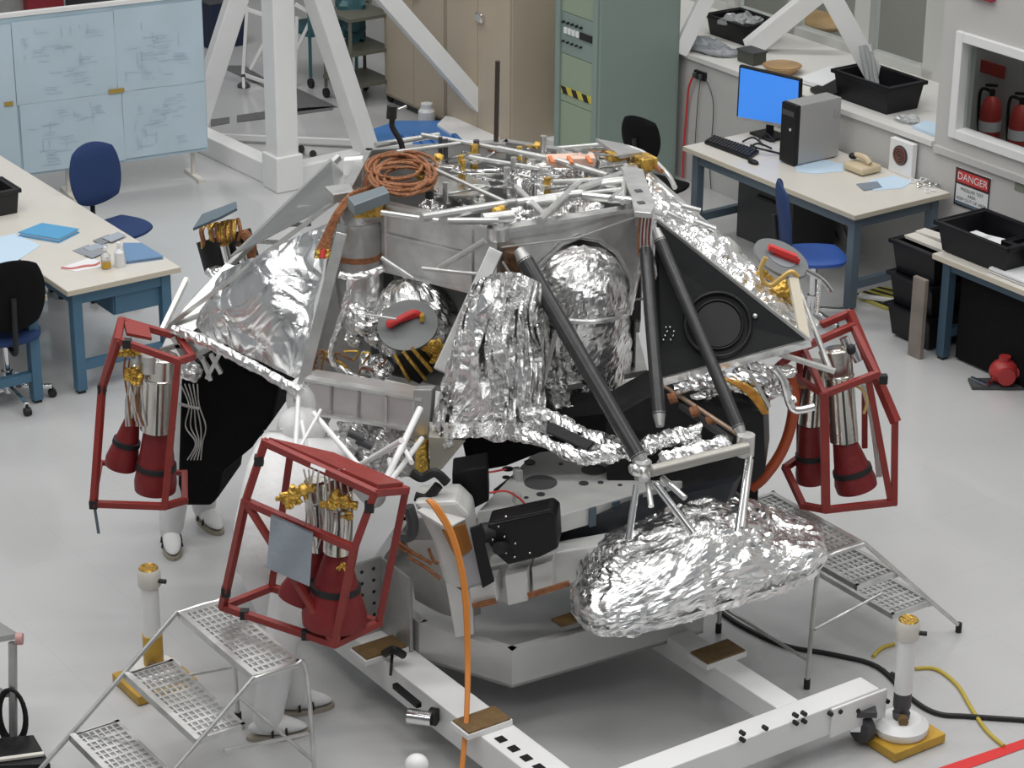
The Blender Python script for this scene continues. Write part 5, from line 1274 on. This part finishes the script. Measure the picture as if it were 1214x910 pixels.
part('cross_tube', M().cyl(U(772, 558, 10.68), U(886, 530, 10.90), .030, n=16), mat('tube_khaki', (.42, .41, .37), .35, .5))
def wrap(pts, Y, r, sd, amp=.012, mt=foil):
    P = [U(p[0], p[1], p[2] if len(p) > 2 else Y) for p in pts]
    m = M().tube(resample(cm(P, 6), .010), r, 18); crump(m, amp, 18, sd); return part('foil_arm', m, mt, smooth=False)
wrap([(610, 498, 11.1), (640, 492, 11.05), (690, 515, 10.95), (740, 532, 10.9), (764, 535, 10.88)], 0, .045, 1)
wrap([(600, 512, 11.0), (640, 522, 10.9), (690, 542, 10.8), (720, 540, 10.82)], 0, .035, 2)
wrap([(716, 542, 10.8), (735, 530, 10.85)], 0, .05, 3)
wrap([(762, 530, 11.0), (800, 518, 11.05), (830, 512, 11.1)], 0, .045, 5, .02)
wrap([(785, 548, 10.85), (820, 536, 10.95), (865, 524, 11.0)], 0, .045, 6, .014)
part('arm_plate', M().plate([U(650, 500, 11.0), U(705, 525, 10.86), U(696, 533, 10.84), U(648, 512, 10.96)], .03), blackg, smooth=False)
wrap([(770, 470, 11.7), (745, 482, 11.6), (690, 488, 11.5), (655, 482, 11.5)], 0, .03, 7)
for a, b, r in [((755, 575), (745, 640), .017), ((776, 572), (822, 632), .020), ((768, 570), (772, 600), .014), ((785, 566), (812, 590), .016), ((888, 545), (876, 632), .024), ((890, 540), (880, 625), .010)]:
    Yb = 10.62
    part('pod_strut', M().cyl(U(a[0], a[1], 10.72 if a[0] < 850 else 10.92), U(b[0], b[1], Yb-.03), r), chrome if r > .015 else alumw)
# foil pod (radar under blanket)
HP = .80
fp = [(679, 716), (700, 738), (735, 742), (800, 730), (850, 714), (885, 704), (930, 690), (968, 672), (976, 650), (966, 632), (930, 614), (890, 610), (840, 612), (790, 622), (745, 640), (700, 664), (682, 690)]
fpw = [G(x, y, HP) for x, y in fp]; NP = len(fpw); fc = sum(fpw, V())/NP
loop = cm(fpw, 8, closed=True); NL = len(loop)
def pod(u, v):
    p = loop[int(u*NL) % NL]
    if v < .12: t = v/.12; q = fc+(p-fc)*(.90+.10*t); z = -.05+.02*t*0
    elif v < .22: t = (v-.12)/.10; q = p; z = -.05+.07*t
    else:
        t = (v-.22)/.78; k = math.cos(t*PI/2)**.8 if t < 1 else 0; q = fc+(p-fc)*k
        z = .02+.20*math.sin(t*PI/2)
    x = (q-fc).x; 
    if z > .02:
        z = .02+(z-.02)*(1.0+.45*math.exp(-((x+.05)/.25)**2)-.35*math.exp(-((x-.45)/.16)**2)+.1*math.sin(x*9))
    return V((q.x, q.y, HP+z))
m = M().grid(pod, 240, 90, wrap=True); crump(m, .026, 5, 71); crump(m, .004, 16, 72)
pd_ = part('foil_pod', m, foil, smooth=False)
m = M().grid(lambda u, v: (lambda p: fc+(p-fc)*(1.0+.02*v)+Z*(-.055+.045*v))(loop[int(u*NL) % NL]), 240, 5, wrap=True); crump(m, .010, 20, 73)
part('pod_rim', m, foils, pd_, smooth=False)
part('pod_underside', M().prism([fc+(p-fc)*.93-Z*.05 for p in fpw], (0, 0, .01)), alumd, pd_, smooth=False)
ftank('foil_fold', G(850, 622, .95), .30, .07, 80, .03, foil)
part('gold_strip', crump(M().tube(resample([G(800, 612, .98), G(875, 622, .96)], .015), .035, 12), .015, 15, 3), mat('pale_gold_foil', (.62, .56, .36), .3, 1., bump=.8, bscale=30), smooth=False)
# black heat cover left
m = M().prism([U(x, y, 12.0) for x, y in ((214, 446), (250, 420), (330, 455), (322, 500), (300, 530), (262, 562), (258, 590), (250, 600), (218, 600), (210, 575))], V((.1, .35, .05)))
part('black_cover', m, blackc, smooth=False, bevel=.02)
for k in range(5):
    tube('white_wire', [(214+k*5, 455), (224+k*3, 480), (220+k*6, 505), (232+k*2, 525), (222+k*4, 545)], 11.93, .004, alumw, 6)
tube('white_wire', [(212, 478), (225, 482), (236, 484)], 11.92, .008, alumw)
for a, b in (((250, 420), (262, 442)), ((240, 424), (250, 450)), ((262, 416), (245, 448))):
    part('foil_bracket', M().beam(U(*a, 11.85), U(*b, 11.85), .03, .02), alumw, smooth=False)
ftank('foil_bundle', U(225, 440, 11.9), .07, .05, 90, .02, foils, 30)
# grey link between wing tip and pods
for (a, b, Y) in [((205, 400), (222, 430), 11.8), ((222, 402), (250, 440), 11.85), ((190, 415), (240, 402), 11.8), ((226, 425), (262, 405), 11.8)]:
    part('tip_link', M().beam(U(*a, Y), U(*b, Y), .022, .022), alumd, smooth=False)
# rear left engine cluster (unguarded)
rc_ = part('rear_thruster', M().cyl(U(254, 282, 12.9), U(264, 318, 12.85), .105).cyl(U(278, 276, 12.9), U(288, 308, 12.85), .095), blackg)
part('thruster_plate', M().plate([U(x, y, Y) for x, y, Y in ((229, 272, 12.75), (240, 255, 12.8), (280, 240, 12.95), (281, 248, 12.8), (262, 258, 12.75))], .015), greym, rc_, smooth=False)
for k in range(16):
    x = 240+k*2.8; part('gold_valve', M().tube(cm([U(x, 268-k*.6, 12.85), U(x+rnd.uniform(-5, 5), 276, 12.8), U(x+rnd.uniform(-4, 4), 294, 12.82)]), rnd.uniform(.008, .016), 6), gold if k % 3 else copper, rc_)
for x in (266, 284): part('chrome_bell', M().cyl(U(x, 290, 12.75), U(x+5, 310, 12.75), .028), chrome, rc_)
tube('copper_harness', [(288, 275), (298, 290), (296, 310)], 12.8, .03, copper)
ftank('foil_bundle', U(262, 322, 12.75), .09, .04, 95, .02, foils, 30)
# underside structure behind front left guard
for a, b, r in [((498, 484), (452, 580), .016), ((425, 552), (476, 522), .014), ((476, 524), (488, 548), .012), ((500, 520), (462, 572), .014), ((358, 500), (366, 545), .01), ((372, 490), (425, 552), .014), ((380, 486), (350, 540), .008), ((462, 545), (470, 580), .014)]:
    part('white_rod', M().cyl(U(*a, 10.95), U(*b, 10.45), r), white)
m = M().grid(lambda u, v: U(400+110*u, 500+65*v, 11.2+.05*math.sin(u*20+v*6)), 50, 30); crump(m, .03, 8, 99)
part('foil_skirt', m, foils, smooth=False)
for (x, y) in ((432, 525), (422, 516), (500, 545)):
    part('dark_fitting', M().cyl(U(x-9, y-4, 11.0), U(x+9, y+4, 11.0), .022), rubber)
part('alu_bracket', M().prism([U(x, y, 10.95) for x, y in ((508, 518), (552, 522), (524, 556), (510, 560))], V((.0, .08, 0))), mat('khaki_alu', (.42, .40, .34), .4, .4), smooth=False)
part('gold_column', M().cyl(U(500, 520, 11.0), U(500, 560, 10.95), .035), gold)
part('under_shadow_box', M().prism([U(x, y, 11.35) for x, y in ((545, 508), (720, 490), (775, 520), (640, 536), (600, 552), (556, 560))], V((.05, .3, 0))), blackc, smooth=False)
# hanging orange cable to the floor
oc = M()
for k in range(3):
    oc.tube(cm([U(506+k*2, 592, 10.55), U(516+k*3, 604, 10.52), U(536+k*2, 640, 10.48), U(549+k*2, 700, 10.42), U(553+k*1.5, 780, 10.32), U(552+k, 850, 10.15), U(546+k, 915, 10.0), U(540+k, 960, 9.95)], 8), .009, 8)
build('hanging_cable', oc, orange, label='orange cable bundle hanging from the spacecraft down to the floor', cat='cable')

# ================= ENGINES AND RED GUARDS =================
def engine(a, b, r, c, r0, r1, frac=.55):
    """silver body a->b, red cover b->c; every point a world point"""
    e = part('engine', M().lathe([(r*.8, 0), (r, .01), (r, (b-a).length*.28), (r*1.06, (b-a).length*.29), (r*1.06, (b-a).length*.31), (r, (b-a).length*.33), (r, (b-a).length)], a, b-a, 28), chrome_eng)
    part('seam', M().cyl(a+(b-a)*.3-V((-.006, r*1.0, 0)), b-V((-.006, r*1.0, 0)), .006), rubber, e)
    d = (c-b).normalized(); L = (c-b).length
    part('nozzle_cover', M().lathe([(r0, 0), (r0+(r1-r0)*.55, L*.5), (r1, L*.86), (r1*.97, L), (r1*.7, L*1.01)], b, d, 30), redc, e)
    q = frac; part('strap', M().lathe([(r0+(r1-r0)*q*1.12, L*q-.014), (r0+(r1-r0)*q*1.12+.007, L*q-.012), (r0+(r1-r0)*q*1.12+.009, L*q+.014), (r0+(r1-r0)*q*1.12, L*q+.016)], b, d, 30), black, e)
    return e
chrome_eng = mat('brushed_steel', (.62, .60, .55), .22, .95, bump=.05, bscale=60)
def valves(pts, Y, seed):
    r_ = random.Random(seed)
    for (x, y, s) in pts:
        m = M().ell(U(x, y, Y), .03*s, .03*s, .03*s, 0, 12, 8)
        for k in range(5):
            a = r_.uniform(0, 2*PI); m.cyl(U(x, y, Y), U(x, y, Y)+V((math.cos(a)*.055*s, -.02, math.sin(a)*.045*s)), .012*s, n=8)
        part('gold_valve', m, gold)
def guard(label, bars, plates=(), w_=.034, joints=()):
    pts = [p for b in bars for p in b[:2]]; c = sum(pts, V())/len(pts)
    o = empty('engine_guard', V((c.x, c.y, min(p.z for p in pts))), label, 'guard', None)
    for b in bars: build('bar', M().beam(b[0], b[1], b[2] if len(b) > 2 else w_, b[2] if len(b) > 2 else w_, ext=.012), red, o, smooth=False, bevel=.003)
    for p in plates: build('plate', M().plate(p, .02), red, o, smooth=False, bevel=.003)
    for p in joints: build('joint_tape', M().box(p, .042, .042, .045), black, o, smooth=False)
    return o
# front-left guard
A, B, C, D = U(314, 524, 10.30), U(444, 584, 10.02), U(481, 581, 10.30), U(345, 532, 10.60)
E1, E2 = U(291, 594, 10.28), U(420, 650, 10.02)
Gq, H, I, Jq = G(264, 719, .80), G(397, 763, .80), G(449, 738, .80), G(322, 696, .80)
bars = [(A, B), (A, E1), (E1, Gq), (B, E2), (E2, H), (C, I), (Gq, H), (H, I), (Gq, Jq), (Jq, I), (E1, E2), (B, C), (A, D), (D, C), (D, Jq), (E1, H, .03)]
gF = guard('red metal guard frame at the front left, with a grey pouch hung on it', bars,
      [[U(318, 520, 10.31), U(395, 538, 10.4), U(478, 574, 10.30), U(444, 590, 10.03), U(446, 577, 10.05), U(330, 530, 10.28)]], joints=[A.lerp(E1, .3), E1.lerp(Gq, .85), B.lerp(E2, .25), Gq.lerp(H, .2), Gq.lerp(H, .75)])
build('label_plate', M().plate([U(369, 549, 10.12), U(386, 556, 10.08), U(385, 560, 10.07), U(368, 553, 10.11)], .004), paper, gF, smooth=False)
m = M().grid(lambda u, v: U(321+50*u-5*v*(1-u)-4*v*u, 611+22*u+62*v, 10.12-.08*u+.012*math.sin(u*7+v*4)), 20, 20)
n0 = len(m.v); m.add([p+V((0, .02, 0)) for p in m.v], [f[::-1] for f in m.f])
build('pouch', m, mat('grey_pouch', (.30, .34, .38), .55, bump=.3, bscale=20), label='grey cloth pouch hanging on the front left red guard', cat='pouch')
engine(U(402, 575, 10.20), U(400, 652, 10.22), .068, U(396, 738, 10.20), .055, .155, .50)
engine(U(374, 568, 10.35), U(378, 650, 10.35), .055, U(356, 712, 10.30), .045, .115, .5)
valves([(348, 585, 1.1), (360, 580, 1.0), (340, 592, .9), (398, 590, 1.1), (410, 596, 1.0), (392, 598, .9), (414, 612, .7), (406, 670, .5)], 10.12, 1)
for k in range(9):
    x = 360+k*6
    tube('white_wire', [(x, 556), (x+rnd.uniform(-6, 10), 585), (x+rnd.uniform(-4, 8), 620), (x+rnd.uniform(-8, 4), 650)], 10.14, .005, alumw, 6)
# left guard
A, A2, B, D_, C = U(144, 380, 11.85), U(140, 403, 11.50), U(211, 399, 11.85), U(228, 423, 11.7), U(211, 428, 11.50)
K = U(121, 460, 11.62); Lq = U(111, 597, 11.50); Mq = U(195, 600, 11.48); N1 = U(219, 593, 11.62); N2 = U(219, 561, 11.85); N3 = U(120, 548, 11.9)
guard('red metal guard frame at the far left around two thrusters', [(A, A2), (A, B), (B, D_), (D_, C), (A2, C), (A, K), (A2, K), (K, Lq), (C, Mq), (Lq, Mq), (Mq, N1), (N1, N2), (N2, N3, .025), (N3, Lq, .02)], [[U(146, 381, 11.84), U(176, 386, 11.84), U(180, 402, 11.7), U(150, 396, 11.7)]], joints=[K, Lq, A2.lerp(C, .15)])
build('dangling_strap', M().beam(U(112, 600, 11.5), U(117, 632, 11.5), .015, .006), greym, st, smooth=False)
engine(U(190, 420, 11.66), U(187, 508, 11.66), .092, U(184, 580, 11.66), .072, .112, .60)
engine(U(163, 430, 11.72), U(158, 492, 11.72), .040, U(143, 552, 11.72), .035, .088, .52)
valves([(152, 446, .9), (165, 447, .9), (158, 440, .8), (150, 418, .8), (163, 416, .8)], 11.56, 2)
for k in range(8):
    x = 150+k*2.5
    tube('white_wire', [(x, 415), (x+rnd.uniform(-6, 6), 440), (x+rnd.uniform(-5, 8), 475), (x+rnd.uniform(-4, 6), 505)], 11.58, .006, alumw if k % 3 else copper, 6)
part('tan_can', M().cyl(U(176, 420, 11.60), U(176, 440, 11.60), .05), alumw)
# right guard
T1, T2, T3, T4 = U(976, 384, 11.85), U(1007, 371, 11.9), U(1011, 386, 11.85), U(952, 412, 11.70)
M1, M2 = U(977, 467, 11.48), U(1039, 443, 11.60); S1 = U(1047, 449, 11.65); S2 = U(1061, 498, 11.62)
Bf, Br, Bl, Bll, Bk = U(979, 604, 11.46), U(1060, 595, 11.60), U(952, 599, 11.55), U(931, 554, 11.75), U(950, 541, 11.9)
gR = guard('red metal guard frame on the right around two thrusters', [(T1, T2), (T4, T3), (T2, S2, .045), (M1, M2), (M1, Bf, .045), (S2, Br), (U(1030, 452, 11.6), U(1056, 594, 11.6)), (Bf, Br), (Bf, Bl), (Bl, Bll), (Bll, Bk), (U(948, 412, 11.75), U(948, 545, 11.85)), (U(1025, 455, 11.85), U(1025, 528, 11.85), .03), (T4, M1, .03), (T3, M2, .03), (U(948, 450, 11.7), M1, .03), (U(925, 432, 11.6), T4, .03)], joints=[S1, M1.lerp(Bf, .1)])
engine(U(992, 412, 11.72), U(1001, 522, 11.66), .075, U(1016, 578, 11.64), .062, .112, .62)
engine(U(966, 428, 11.80), U(960, 502, 11.78), .062, U(961, 570, 11.78), .058, .080, .55)
for k in range(6):
    tube('white_wire', [(1020+k*2, 455), (1030+k, 490), (1036+k*2, 530), (1040+k, 565)], 11.7, .005, alumw, 6)
for (x, y) in ((1010, 410), (975, 415), (1000, 400)):
    part('valve', M().cyl(U(x, y, 11.7), U(x+8, y+18, 11.68), .025), chrome)
part('black_knob', M().ell(U(1009, 414, 11.62), .025, .025, .03), black)
tube('yellow_tubing', [(1010, 455), (1022, 462), (1028, 475), (1024, 490)], 11.58, .008, gcab, 6)
